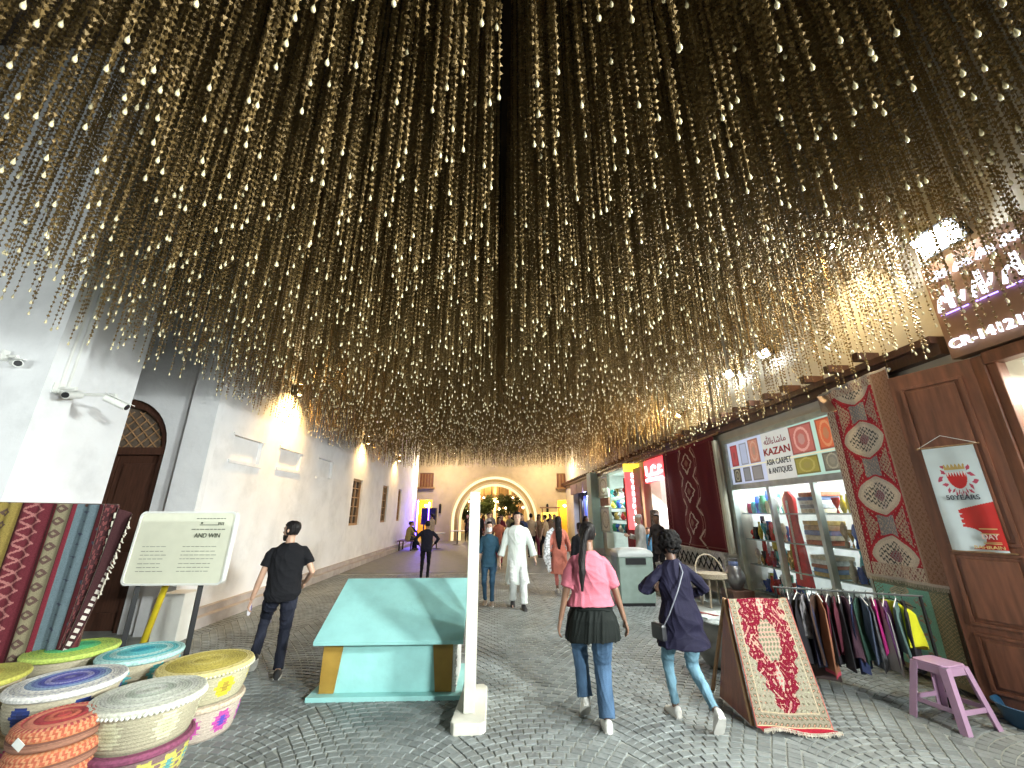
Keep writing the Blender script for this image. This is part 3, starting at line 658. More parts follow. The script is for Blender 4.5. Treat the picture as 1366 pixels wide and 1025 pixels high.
painted('pile', rf, 150, 260, easel_rug, CLOTH, RG, thick=.009, back=(.3, .06, .06)); fringe('fringe', RG, lambda u, v: tuple(Vector(rf(u, 0)) + Vector((0, -.0, .02))), 0, 70, .03, CREAMF, .03)
# --- striped textile on the left
KI = E('striped_textile', (-4.4, 4.3, 0), 'long striped kilim textile hung against the left pier behind the baskets', 'textile')
def kf(u, v):
    x = -5.12 + 1.27 * u; z = .05 + 1.76 * v - .03 * u
    return (x, 4.32 + .10 * u + .025 * math.sin(u * 26) * (1.2 - .7 * v) + .02 * math.sin(u * 57 + 1), z)
painted('woven_cloth', kf, 170, 240, kilim, CLOTH, KI, thick=.006, back=(.1, .04, .04))
MB().tube([(-5.6, 4.36, 1.80), (-3.85, 4.46, 1.77)], .02, 8).build('rail', WOOD, KI)
m = MB(); m.tube([(-5.5, 4.36, 0), (-5.5, 4.36, 1.8)], .025); m.tube([(-3.88, 4.48, 0), (-3.88, 4.48, 1.77)], .02); m.build('rail_post', WOOD, KI)
SC = E('fringed_shawl', (-3.75, 4.45, .9), 'dark shawl with white edging sagging off the right end of the textile rail', 'shawl')
def shf(u, v): 
    x = -3.93 + .30 * u * (v ** .8) + .02 * u; z = .55 + 1.24 * v - .14 * u * u; return (x, 4.40 + .04 * math.sin(u * 14 + v * 3), z)
def shc(U, V):
    C = np.ones(U.shape + (3,)) * np.array((.05, .02, .022)); C[(np.abs(U - .86) < .035) & (np.sin(V * 150) > -.2)] = (.55, .5, .45); C[(U < .5) & speck(U, V, 60, 90, .3)] = (.16, .05, .05); C[U > .94] = (.13, .04, .04); return C
painted('cloth', shf, 50, 110, shc, CLOTH, SC, thick=.005)
m = MB()
for k in range(26):
    v = .45 + .55 * k / 26; p = Vector(shf(1, v)); m.tube([p, p + Vector((random.uniform(.01, .04), -.01, -.05 * random.random() - .01))], .006, 4)
    if k % 3 == 0: p2 = Vector(shf(.5, v)); m.tube([p2 + Vector((0, -.015, 0)), p2 + Vector((.01, -.02, -.05))], .010, 5)
m.build('tassels', CREAMF, SC)
# ------------------------------------------------------------------ baskets
WOVEN = mat('woven_raffia', (1, 1, 1), .9, attr=True, var=.2, scale=60, bump=.6, bscale=120, stretch=(1, 1, 3))
def basket(x, y, zt, r, h, rings, body, motif, label, beads=None, tag_=False, dent=0., tilt=0.):
    t = E('lidded_basket', (x, y, zt - h), label, 'basket', 'woven lidded baskets for sale'); zb = zt - h
    def bf(u, v):
        a = 2 * math.pi * u; rr = r * (.84 + .13 * math.sin(min(1, v) * math.pi * .62)); rr *= 1 + dent * math.sin(a * 2 + 1)
        rr += .0025 * math.cos(v * h / .012 * 2 * math.pi / 2); return (x + rr * math.cos(a), y + rr * math.sin(a), zb + h * .93 * v)
    def bc(U, V):
        C = np.ones(U.shape + (3,)) * np.array(body)
        C *= (1 - .12 * (np.sin(V * h / .012 * math.pi) > .3))[..., None]
        if motif:
            nm, c1, c2 = motif; ph = (U * nm) % 1 - .5; dx = ph * 2 * math.pi * r / nm; dy = (V - .5) * h; d = np.hypot(dx, dy); th = np.arctan2(dy, dx)
            rad = h * .30 * (1 + .18 * np.cos(th * 10)); C[d < rad] = c1; C[d < rad * .45] = c2
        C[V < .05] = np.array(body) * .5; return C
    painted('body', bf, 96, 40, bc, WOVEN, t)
    lr = r * 1.03
    def lf(u, v):
        a = 2 * math.pi * u; rr = max(.001, lr * v); z = zt + .018 * (1 - v * v) + .0035 * math.cos(rr / .018 * 2 * math.pi) - (.03 if v > .985 else 0)
        return (x + rr * math.cos(a), y + rr * math.sin(a) , z + tilt * rr * math.cos(a - 2.2))
    def lc(U, V):
        C = np.zeros(U.shape + (3,)); n = len(rings)
        k = np.clip((V * n).astype(int), 0, n - 1); C = np.array(rings)[k]
        z = (np.sin(U * 2 * math.pi * 36 + V * 40) > .55) & (V * n % 1 > .35); C[z] = C[z] * .55 + .25 * np.array(rings[(n // 2)])
        return C * (1 - .15 * (np.cos(V * lr / .018 * 2 * math.pi) < -.4))[..., None]
    lid = painted('lid', lf, 90, 60, lc, WOVEN, t)
    rim = MB().lathe([(lr - .01, zt - .04), (lr + .004, zt - .03), (lr + .008, zt - .012), (lr, zt + .002), (lr - .012, zt + .003)], (x, y, 0), 60, cap=False)
    rim.build('rim', mat('rim_%0.2f%0.2f%0.2f' % tuple(rings[-1]), rings[-1], .9, var=.3, scale=60), lid, smooth=True)
    if beads:
        m = MB(); n = int(2 * math.pi * lr / .028)
        for k in range(n):
            a = 2 * math.pi * k / n; c = (x + (lr + .006) * math.cos(a), y + (lr + .006) * math.sin(a), zt - .032)
            m.lathe([(.004, -.010), (.011, -.003), (.011, .004), (.004, .010)], c, 6)
        m.build('bead_trim', mat('bead_%0.2f%0.2f%0.2f' % tuple(beads), beads, .8, var=.2), lid)
    if tag_:
        px, py = x + r * .22, y - r * 1.02
        MB().box((px, py - .012, zt - .06), (.065, .003, .055), rz=.1, ry=.5).build('price_tag', WHITEP, t)
    return t
bg_ = (.42, .37, .26)
lg, gn, tq, tq2 = (.36, .50, .08), (.06, .42, .18), (.10, .42, .45), (.35, .55, .52)
basket(-3.92, 4.5, .50, .32, .24, [gn, gn, gn, (.1, .45, .15), lg, lg, (.4, .5, .1)], bg_, None, 'basket with bright green lid, behind the blue and white lidded one')
basket(-4.02, 3.78, .50, .33, .24, [(.5, .42, .08)] * 4 + [(.42, .4, .08)] * 3, bg_, (7, (.5, .4, .1), (.3, .2, .1)), 'basket with plain mustard lid cut by the left edge')
basket(-3.20, 4.38, .50, .30, .24, [(.02, .22, .3), (.03, .3, .38), tq, tq, tq2, tq, tq2], bg_, (7, tq, (.5, .5, .4)), 'basket with turquoise ringed lid in front of the notice board legs')
basket(-2.42, 4.08, .50, .325, .24, [(.45, .36, .07)] * 2 + [(.55, .45, .12)] + [(.45, .36, .07)] * 3 + [(.6, .5, .2)], (.46, .42, .28), (6, (.55, .45, .03), (.35, .25, .03)), 'basket with yellow lid and yellow flower spots, on top of the pink flowered one', beads=(.6, .56, .42))
basket(-2.42, 4.08, .255, .30, .24, [(.5, .4, .3)] * 4, (.48, .40, .33), (8, (.42, .06, .28), (.08, .05, .35)), 'basket patterned with pink and violet flowers under the yellow lidded one')
basket(-2.40, 3.46, .50, .31, .25, [(.48, .50, .42), (.55, .56, .50), (.42, .46, .38), (.56, .57, .50), (.5, .52, .44), (.58, .58, .52), (.55, .55, .46)], (.40, .36, .25), (6, (.52, .50, .34), (.46, .44, .28)), 'large cream lidded basket with white bead trim, front of the yellow one', beads=(.68, .66, .58))
basket(-2.40, 3.46, .245, .29, .235, [(.2, .05, .1)] * 4, (.20, .12, .12), (12, (.5, .45, .1), (.1, .3, .3)), 'dark multicoloured basket underneath the large cream lidded one')
basket(-3.20, 3.72, .50, .32, .24, [(.16, .14, .28), (.06, .05, .25), (.10, .09, .34), (.28, .26, .48), (.06, .07, .32), (.15, .2, .42), (.24, .33, .45), (.62, .60, .56), (.5, .48, .44), (.66, .64, .60)], (.45, .40, .29), (6, (.02, .04, .18), (.02, .03, .12)), 'basket with blue and white ringed lid and navy spots')
basket(-3.20, 3.72, .255, .31, .24, [(.3, .2, .1)] * 4, (.34, .26, .17), (9, (.35, .05, .1), (.5, .3, .1)), 'plain tan basket holding up the blue and white lidded one')
for k, (dx, dy, zt, lb_) in enumerate(((0, 0, .50, 'top red coiled basket of the stack, with a white price tag'), (.015, -.01, .385, 'second coiled orange basket of the red stack'), (-.01, .01, .27, 'third coiled orange basket of the red stack'), (.01, 0, .155, 'lowest coiled basket of the red stack, on the ground crate'))):
    rc = [(.38, .05, .045), (.45, .10, .06), (.33, .035, .04), (.48, .16, .10), (.36, .05, .05)] if k == 0 else [(.5, .15, .06)] * 3
    zz = zt; x, y, r = -2.68 + dx, 3.14 + dy, .205
    t = E('coiled_basket', (x, y, zz - .11), lb_, 'basket', 'stack of coiled red baskets')
    def cf(u, v, x=x, y=y, r=r, zz=zz):
        a = 2 * math.pi * u; z = zz - .108 + .10 * v; rr = r * (1 + .05 * math.sin(v * math.pi)) + .006 * abs(math.sin(v * math.pi * 4)); return (x + rr * math.cos(a), y + rr * math.sin(a), z)
    def cc(U, V, k=k):
        C = np.ones(U.shape + (3,)) * np.array((.42, .10, .05)); m = (np.sin(U * 2 * math.pi * 44 + V * 9) > .1) & (V > .5); C[m] = (.52, .24, .12); C[(V < .45)] = (.30, .14, .09); C[(np.abs(V - .46) < .04)] = (.15, .06, .04)
        C[(V > .5) & (V < .56)] = (.5, .16, .05); return C
    painted('body', cf, 110, 20, cc, WOVEN, t)
    def df(u, v, x=x, y=y, r=r, zz=zz): a = 2 * math.pi * u; rr = max(.001, r * v); return (x + rr * math.cos(a), y + rr * math.sin(a), zz - .008 + .008 * abs(math.sin(v * math.pi * 5)) + .012 * (1 - v))
    def dc(U, V, rc=rc): n = len(rc); C = np.array(rc)[np.clip((V * n).astype(int), 0, n - 1)]; C[(np.sin(U * 2 * math.pi * 44) > .2) & (V > .86)] = (.52, .24, .12); return C
    painted('lid', df, 88, 40, dc, WOVEN, t)
    if k == 0:
        MB().box((x + .0, y - r - .028, zz - .05), (.06, .003, .04), ry=.6).build('price_tag', WHITEP, t)
ct = E('market_crate', (-3.0, 3.6, 0), 'low dark crate under the red basket stack', 'crate'); MB().b2(-2.88, -2.48, 2.95, 3.33, 0, .045).build('board', WOOD, ct, bevel=.005)
MB().b2(-4.25, -3.05, 4.15, 4.75, .0, .255).build('display_plinth', WOOD, bevel=.01); tag(bpy.data.objects['display_plinth'], 'low dark wooden box carrying the green and turquoise lidded baskets', 'box')
MB().b2(-4.35, -3.62, 3.45, 4.1, .0, .255).build('display_plinth', WOOD, bevel=.01); tag(bpy.data.objects['display_plinth.001'], 'low dark wooden box under the mustard lidded basket at the left edge', 'box')

# ------------------------------------------------------------------ notice board on posts
NB2 = E('notice_board', (-3.6, 5.2, 0), 'cream notice board on two black posts reading AND WIN', 'notice board')
def rrect(x0, x1, z0, z1, r, n=5):
    P = []
    for cx, cz, a in ((x1 - r, z1 - r, 0), (x0 + r, z1 - r, 90), (x0 + r, z0 + r, 180), (x1 - r, z0 + r, 270)):
        for k in range(n + 1): t = R_(a + 90 * k / n); P.append((cx + r * math.cos(t), cz + r * math.sin(t)))
    return P
fy = lambda u, z, d: (u, 5.14 + d + (z - .96) * .05, z + .0)
MB().prism(rrect(-4.15, -3.08, .95, 1.70, .05), fy, .0, .03).build('board', mat('board_cream', (.70, .70, .56), .6, var=.04), NB2)
fr2 = MB(); P1_ = rrect(-4.17, -3.06, .93, 1.72, .06); P0_ = rrect(-4.15, -3.08, .95, 1.70, .05)
n = len(P1_)
for k in range(n): fr2.prism([P0_[k], P0_[(k + 1) % n], P1_[(k + 1) % n], P1_[k]], fy, -.012, .05)
fr2.build('rim', WHITEP, NB2)
m = MB(); r = random.Random(3)
def bar(x0, x1, z, hh=.006): m.prism([(x0, z), (x1, z), (x1, z + hh), (x0, z + hh)], fy, -.004, -.001)
for z in (1.33, 1.28, 1.24, 1.20, 1.15, 1.11, 1.07):
    x = -3.60
    while x < -3.25: l = r.uniform(.02, .06); bar(x, min(x + l, -3.2), z); x += l + .012
    x = -4.05
    while x < -3.8: l = r.uniform(.02, .06); bar(x, min(x + l, -3.74), z); x += l + .012
for z, a, b in ((1.635, -3.52, -3.2), (1.515, -3.55, -3.2)):
    x = a
    while x < b: l = r.uniform(.02, .05); bar(x, x + l, z, .010); x += l + .01
m.build('small_print', mat('ink_grey', (.22, .23, .18), .7), NB2)
m = MB(); bar(-3.47, -3.26, 1.565, .008); 
for k in range(4): m.prism([(-3.26 + k * .018, 1.565), (-3.252 + k * .018, 1.565), (-3.252 + k * .018, 1.60), (-3.26 + k * .018, 1.60)], fy, -.004, -.001)
m.prism([(-3.46, 1.58), (-3.44, 1.58), (-3.44, 1.60), (-3.46, 1.60)], fy, -.004, -.001); m.build('script_heading', mat('ink_olive', (.08, .09, .06), .7), NB2)
txt('lettering', 'AND WIN', (-3.35, 5.157, 1.43), (1, 0, 0), (0, .05, 1), .05, .003, MATS['ink_olive'], NB2, wmax=.29)
m = MB(); 
MB().tube([(-4.02, 5.2, 0), (-4.02, 5.2, 1.0)], .032, 4).build('post', BLACK, NB2); MB().tube([(-3.33, 5.2, 0), (-3.33, 5.2, 1.0)], .032, 4).build('post', BLACK, NB2)
t = E('yellow_pole', (-4.0, 5.5, 0), 'yellow painted pole leaning behind the notice board', 'pole')
MB().tube([(-4.25, 5.75, 0), (-3.75, 5.3, 1.15)], .035, 10).build('shaft', mat('yellow_paint', (.55, .42, .02), .4, var=.15), t, smooth=True)
t = E('utility_box', (-3.95, 6.3, 0), 'pale grey box standing behind the notice board by the corner', 'box'); MB().b2(-4.7, -4.35, 6.5, 6.85, 0, .62).build('cabinet', WHITEP, t, bevel=.01)

# ------------------------------------------------------------------ turquoise plinth box
TQ = mat('turquoise_paint', (.30, .60, .58), .55, var=.10, scale=4, bump=.2, bscale=18, dirt=.22); GD = mat('ochre_panel', (.33, .20, .035), .5, var=.15, scale=8)
TB = E('display_box', (-1.05, 4.95, 0), 'turquoise display box with sloping top and ochre corner panels', 'display box')
MB().b2(-1.76, -.30, 4.58, 5.45, .003, .045).build('base_board', TQ, TB, bevel=.005)
MB().b2(-1.66, -.40, 4.68, 5.35, .046, .47).build('body', TQ, TB)
fx = lambda u, z, d: (u, 4.675 - d, z)
fx2 = lambda u, z, d: (u + d, 4.7, z)
for (a, b, c, d) in ((-1.67, -1.53, -1.67, -1.48), (-.56, -.40, -.60, -.40)):
    MB().prism([(a, .05), (b, .05), (d, .47), (c, .47)], fx, 0, .02).build('corner_panel', GD, TB)
MB().b2(-.398, -.36, 4.66, 5.3, .046, .46).build('side_panel', WHITEP, TB)
m = MB(); sl = (.93 - .50) / (5.28 - 4.52)
pr_ = [(4.50, .49), (5.30, .93), (5.31, .965), (4.49, .525)]
m.prism(pr_, lambda a, b, d: (d, a, b), -1.72, -.29); m.build('sloping_top', TQ, TB, bevel=.004)
m = MB(); m.prism([(4.70, .47), (5.35, .47), (5.35, .90), (5.28, .90)], lambda a, b, d: (d, a, b), -1.66, -.40); m.build('body_wedge', TQ, TB)
m = MB()
for k in range(14): 
    z = .10 + k * .026; m.tube([(-.37 + .01 * math.sin(k), 4.64, z), (-.365 + .012 * math.cos(k * 2), 4.63, z + .02)], .012, 5)
m.build('hanging_tie', WHITEP, TB)
# ------------------------------------------------------------------ white totem sign seen edge-on
TS = E('totem_sign', (-.2, 4.35, 0), 'tall narrow white sign seen edge on, standing on a cream base', 'sign')
m = MB(); m.prism([(-.34, 3.98), (-.31, 3.93), (-.09, 3.93), (-.05, 3.98), (-.05, 4.68), (-.09, 4.74), (-.24, 4.74), (-.28, 4.68)], lambda a, b, d: (a, b, d), .0, .085); m.build('base', mat('cream_stone', (.60, .58, .50), .6, var=.08, dirt=.15), TS, bevel=.012)
m = MB(); m.b2(-.245, -.150, 4.10, 4.16, .086, 1.90); m.build('front_edge', mat('cream_edge', (.56, .56, .49), .5, var=.08, dirt=.25), TS, bevel=.006)
m = MB(); m.b2(-.235, -.160, 4.161, 4.62, .086, 1.89); m.build('panel', mat('cream_panel', (.50, .49, .42), .5, var=.05), TS, bevel=.004)

# ------------------------------------------------------------------ pink plastic stool
PK = mat('pink_plastic', (.46, .28, .42), .35, var=.05, coat=.2, dirt=.2)
ST = E('plastic_stool', (3.95, 3.98, 0), 'pale pink plastic stool standing in front of the green carpet', 'stool')
M_ = Matrix.Translation((3.93, 3.98, 0)) @ Matrix.Rotation(R_(12), 4, 'Z')
def sx(x, y, z): return tuple(M_ @ Vector((x, y, z)))
hw, hb, H_ = .13, .205, .46
m = MB(); m.prism([(-hw, -hw + .03), (-hw + .03, -hw), (hw - .03, -hw), (hw, -hw + .03), (hw, hw - .03), (hw - .03, hw), (-hw + .03, hw), (-hw, hw - .03)], lambda a, b, d: sx(a, b, d), H_ - .015, H_); m.build('seat', PK, ST, bevel=.006)
for (a, b) in ((-1, -1), (1, -1), (1, 1), (-1, 1)):
    m = MB(); t = .055
    def ringz(z):
        k = hb + (hw - hb) * z / H_; x_, y_ = a * k, b * k; return [sx(x_, y_, z), sx(x_ - a * t, y_, z), sx(x_ - a * t, y_ - b * .008, z), sx(x_ - a * .01, y_ - b * .01, z), sx(x_ - a * .008, y_ - b * t, z), sx(x_, y_ - b * t, z)]
    m.loft([ringz(0), ringz(.25), ringz(H_ - .016)]); m.build('leg', PK, ST)
for (z, hh) in ((H_ - .075, .06), (.13, .035)):
    for s_ in range(4):
        m = MB(); k = hb + (hw - hb) * (z + hh / 2) / H_ - .006; ca, sa = [(0, -1), (1, 0), (0, 1), (-1, 0)][s_]
        def pf(u, zz, d): 
            kk = k - d; 
            return sx(ca * kk + (u if ca == 0 else 0), sa * kk + (u if sa == 0 else 0), zz)
        m.prism([(-k + .03, z), (k - .03, z), (k - .03, z + hh), (-k + .03, z + hh)], pf, 0, .006); m.build('apron' if hh > .05 else 'stretcher', PK, ST)
# blue basin
t = E('plastic_basin', (4.62, 3.95, 0), 'dark blue plastic basin on the ground below the open wooden door', 'basin')
MB().lathe([(.16, 0), (.18, .02), (.22, .15), (.235, .16), (.225, .165), (.21, .15), (.17, .03), (.01, .025)], (4.52, 3.86, 0), 28).build('bowl', mat('blue_plastic', (.02, .08, .16), .4), t, smooth=True)

# ------------------------------------------------------------------ clothes rack
RK = E('clothes_rack', (3.7, 4.8, 0), 'chrome clothes rail on stands, full of hanging garments', 'clothes rack')
RA, RBv = Vector((3.22, 4.92, .90)), Vector((4.05, 4.25, .93)); rd = (RBv - RA)
MB().tube([RA - rd * .05, RBv + rd * .12], .010, 8).build('rail', mat('dull_chrome', (.16, .17, .17), .4, .5), RK)
for p in (RA - rd * .03, RBv + rd * .1): MB().tube([(p.x, p.y, 0), p], .014, 8).build('upright', BLACK, RK)
for p in (RA - rd * .03, RBv + rd * .1):
    n_ = Vector((-rd.y, rd.x, 0)).normalized() * .25; MB().tube([(p.x - n_.x, p.y - n_.y, .02), (p.x + n_.x, p.y + n_.y, .02)], .014, 8).build('foot', BLACK, RK)
perp = Vector((rd.y, -rd.x, 0)).normalized()
if perp.y > 0: perp = -perp
GC = [('black', (.015, .013, .018), .62), ('dark plum', (.07, .015, .04), .52), ('charcoal', (.03, .03, .035), .66), ('black', (.012, .012, .014), .7), ('grey patterned', (.16, .15, .16), .45), ('dark navy', (.02, .02, .05), .7), ('chocolate', (.06, .03, .02), .66), ('brown and coral', (.32, .13, .07), .74), ('wine', (.13, .01, .03), .6), ('black', (.014, .012, .016), .65), ('dark maroon', (.10, .015, .03), .55), ('black', (.015, .015, .018), .68), ('mauve', (.16, .08, .12), .58), ('ink blue', (.02, .03, .09), .7), ('bottle green', (.015, .05, .035), .6), ('slate blue', (.08, .10, .16), .6), ('black and white', (.10, .10, .11), .66), ('magenta', (.38, .015, .16), .5), ('pale grey', (.30, .28, .28), .66), ('dark purple', (.08, .02, .09), .6), ('bright yellow', (.62, .62, .015), .42), ('dusty teal', (.10, .17, .16), .5), ('black', (.02, .02, .022), .62)]
pos_w = ['far', 'farther middle', 'middle', 'nearer middle', 'near']
nG = len(GC)
for i, (cn, c, ln) in enumerate(GC):
    f = .03 + .94 * i / (nG - 1); p = RA + rd * f
    nm = ['garment beside the rug end', 'garment']
    prev = GC[i - 1][0] if i else None
    lab = ('%s garment at the rug end of the clothes rail' % cn) if i == 0 else ('%s garment hanging just after the %s one on the clothes rail' % (cn, prev))
    if i >= nG - 1: lab = 'black garment at the stool end of the clothes rail'
    t = E('hanging_garment', (p.x, p.y, p.z - ln), lab, 'garment', 'garments on the clothes rail'); h_ = MB()
    sw = .19 if cn != 'bright yellow' else .2; d_ = perp.copy() if True else None
    ang = random.uniform(-.3, .3) + (.9 if cn == 'bright yellow' else 0); d_ = Matrix.Rotation(ang, 3, 'Z') @ perp
    e1 = p + d_ * sw + Vector((0, 0, -.085)); e2 = p - d_ * sw + Vector((0, 0, -.085)); tp = p + Vector((0, 0, -.035))
    h_.tube([e1, tp, e2], .005, 5); h_.tube([tp, p + Vector((0, 0, .01)), p + Vector((0, 0, .022)) + rd.normalized() * .012], .003, 5); h_.build('hanger', WHITEP if i % 2 else BLACK, t)
    th = .022 if cn != 'bright yellow' else .035; nrm = Vector((-d_.y, d_.x, 0)); sd = random.random() * 9
    m = MB(); nn_ = 26
    rings = []
    for k in range(13):
        v = k / 12; z = p.z - .055 - (ln - .05) * v; wv = sw * (.32 + .7 * min(1, v * 5)) * (1 - .28 * v if cn != 'bright yellow' else 1 - .1 * v); ring = []
        for j in range(nn_):
            a = 2 * math.pi * j / nn_; ox = math.cos(a) * wv; oy = math.sin(a) * (th * (.5 + v)) * (1 + .6 * math.sin(a * 5 + sd + v * 2)) + .018 * math.sin(ox * 45 + sd + v * 2) * (.3 + v)
            ring.append(Vector((p.x, p.y, z - (.02 * math.cos(a * 3 + sd) if k == 12 else 0))) + d_ * (ox + .02 * math.sin(v * 3 + sd)) + nrm * oy)
        rings.append(ring)
    m.loft(rings); pat = 'pattern' in cn or 'white' in cn
    m.build('cloth', mat('cloth_' + cn.replace(' ', '_'), c, .85, var=.9 if pat else .2, scale=35 if pat else 9, bump=.3, bscale=150, stretch=(1, 1, .4)), t, smooth=True)
    if cn == 'brown and coral': MB().loft([[q + Vector((0, 0, -.001)) for q in rings[-1]], [q + Vector((0, 0, -.03)) for q in rings[-1]]]).build('hem', mat('coral_trim', (.5, .06, .10), .8), t)
# things under/around the rack
t = E('canvas_bundle', (2.9, 5.2, 0), 'grey cloth bundle with a clear plastic bag behind the rug stand', 'bundle')
def blob(name, c, r, m, parent, sd=0, amp=.12, n=20, smooth=True):
    mb = MB(); rr = random.Random(sd); ph = [rr.uniform(0, 6) for _ in range(6)]; rings = []
    for i in range(1, n):
        th = math.pi * i / n; ring = []
        for j in range(24):
            a = 2 * math.pi * j / 24; k = 1 + amp * (math.sin(3 * a + ph[0] + 2 * th) + .6 * math.sin(5 * a + ph[1]) * math.sin(4 * th + ph[2]) + .5 * math.sin(7 * th + 2 * a + ph[3]))
            ring.append((c[0] + r[0] * k * math.sin(th) * math.cos(a), c[1] + r[1] * k * math.sin(th) * math.sin(a), max(.002, c[2] + r[2] * k * math.cos(th))))
        rings.append(ring)
    return mb.loft(rings).build(name, m, parent, smooth=smooth)
GC_ = mat('grey_canvas', (.20, .20, .19), .9, var=.15, bump=.4)
blob('wrapped_goods', (2.65, 5.3, .26), (.25, .3, .27), GC_, t, 1, .06)
PLS = mat('plastic_film', (.62, .68, .68), .22, var=.25, scale=14, bump=.9, bscale=22)
blob('plastic_bag', (2.62, 5.25, .53), (.22, .26, .05), PLS, t, 5, .16); m = MB(); m.tube([(2.3, 5.35, .60), (2.62, 5.15, .56)], .012); m.build('umbrella_shaft', mat('red_brown_handle', (.25, .05, .04), .5), t)
t = E('shoe_box', (3.5, 5.0, 0), 'dark carton under the hanging garments', 'box'); MB().box((3.55, 5.1, .11), (.5, .3, .2), rz=-.6).build('carton', mat('dark_carton', (.09, .06, .06), .8), t, bevel=.005)
t = E('floor_mat', (4.1, 6.5, 0), 'low stone pavement strip in front of the carpet shop', 'step')
MB().b2(3.55, 4.79, 5.7, 11.2, .0, .09).build('slab', mat('pavement_slab', (.26, .28, .26), .7, var=.15, dirt=.25), t, bevel=.01)

# ------------------------------------------------------------------ bench, basket, jar
BZ = .09
BE = E('lattice_bench', (4.5, 9.2, BZ), 'pale inlaid bench with dark lattice back below the maroon carpet', 'bench')
INL = mat('inlaid_wood', (.42, .41, .38), .5, var=.5, scale=26, dirt=.2)
m = MB(); m.b2(4.55, 4.62, 8.45, 10.9, .75 + BZ - .3, .78 + BZ); m.build('backrest', mat('lattice_ground', (.38, .38, .36), .6, var=.15), BE)
m = MB(); m.b2(4.52, 4.64, 8.4, 10.95, .78 + BZ, .86 + BZ); m.b2(4.52, 4.64, 8.4, 8.5, .1 + BZ, .78 + BZ); m.b2(4.52, 4.64, 10.85, 10.95, .1 + BZ, .78 + BZ); m.b2(4.52, 4.64, 8.5, 10.85, .42 + BZ, .48 + BZ); m.build('frame', INL, BE)
m = MB()
for k in range(10):
    y = 8.62 + k * .23
    for s_ in (1, -1): m.tube([(4.54, y - .1, .63 + BZ - s_ * .0), (4.54, y + .015, .63 + BZ + s_ * .13), (4.54, y + .13, .63 + BZ)], .013, 5)
m.build('lattice', BLACK, BE)
m = MB(); m.b2(3.98, 4.56, 8.5, 10.85, .40 + BZ, .46 + BZ); m.build('seat', INL, BE, bevel=.008)
for (x, y) in ((4.02, 8.56), (4.02, 10.78)): MB().b2(x, x + .07, y - .035, y + .035, .02 + BZ - .02, .40 + BZ).build('leg', INL, BE)
m = MB(); m.b2(4.0, 4.03, 8.6, 10.75, .22 + BZ, .40 + BZ); m.build('apron', INL, BE)
t = E('wicker_chair', (4.2, 8.2, BZ), 'small round wicker seat with hooped back near the shop window', 'chair')
WK = mat('wicker', (.40, .33, .24), .8, var=.3, scale=50, bump=.5)
MB().lathe([(.22, .46), (.27, .48), (.27, .55), (.2, .56), (.01, .55)], (4.05, 8.05, BZ), 24).build('seat', WK, t, smooth=True)
m = MB(); m.tube([(4.05 + .27 * math.cos(a) , 8.05 + .06 + .1 * math.sin(a), BZ + .52 + .34 * math.sin(a)) for a in np.linspace(0, math.pi, 16)], .014, 6); m.build('hoop', WK, t)
for a in (.8, 2.3, 3.9, 5.5): MB().tube([(4.05 + .18 * math.cos(a), 8.05 + .18 * math.sin(a), BZ + .47), (4.05 + .24 * math.cos(a), 8.05 + .24 * math.sin(a), BZ)], .018, 6).build('leg', WK, t)
def vase(mb, c, h, r, kind=0, n=14):
    P = [[(.45, 0), (.95, .25), (1, .45), (.6, .72), (.35, .82), (.5, 1)], [(.5, 0), (.6, .1), (.25, .3), (.95, .6), (.7, .85), (.3, 1)], [(.8, 0), (1, .3), (1, .75), (.75, .9), (.8, 1)], [(.3, 0), (.35, .12), (.12, .25), (.9, .7), (1, 1)]][kind % 4]
    return mb.lathe([(max(.003, a * r), b * h) for a, b in P], c, n)
t = E('metal_jar', (4.5, 7.95, BZ), 'dark grey metal jar with blue collar beside the shop window', 'jar')
vase(MB(), (4.4, 7.9, BZ + .3), .52, .17, 0, 24).build('body', mat('pewter', (.18, .17, .17), .35, .7, var=.3), t, smooth=True); MB().lathe([(.075, 0), (.085, .02), (.085, .07), (.075, .09)], (4.4, 7.9, BZ + .68), 20).build('collar', mat('blue_inlay', (.10, .13, .25), .4, var=.4, scale=60), t, smooth=True)
MB().b2(4.2, 4.6, 7.7, 8.1, BZ, BZ + .3).build('stand', WOOD, t, bevel=.01)

# ------------------------------------------------------------------ carpet shop window
KW = E('shop_window', (4.78, 6.8, .09), 'carpet shop window with printed sign panel KAZAN ASIA CARPET & ANTIQUES', 'shop window')
FRM = mat('steel_frame', (.45, .50, .47), .4, .2, var=.15)
m = MB(); m.b2(4.74, 4.84, 5.32, 8.26, 3.06, 3.14); m.b2(4.74, 4.84, 8.14, 8.26, .1, 3.06); m.b2(4.74, 4.84, 5.32, 5.40, .1, 3.06); m.b2(4.76, 4.84, 5.4, 8.14, 2.14, 2.24)
for y in (7.06, 6.04): m.b2(4.75, 4.84, y - .035, y + .035, .3, 2.14)
m.b2(4.74, 4.84, 5.4, 8.14, .1, .32); m.build('frame', FRM, KW, bevel=.004)
MB().add([(4.81, 5.4, .32), (4.81, 8.14, .32), (4.81, 8.14, 2.14), (4.81, 5.4, 2.14)], [(0, 1, 2, 3)]).build('pane', CLEAR, KW)
LIT = mat('lit_print', (1, 1, 1), .4, attr=True, var=.06, scale=5, emit=(1, 1, 1), es=.35)
def sp(u, v): return (4.79, 8.14 - 2.74 * u, 2.24 + .82 * v)
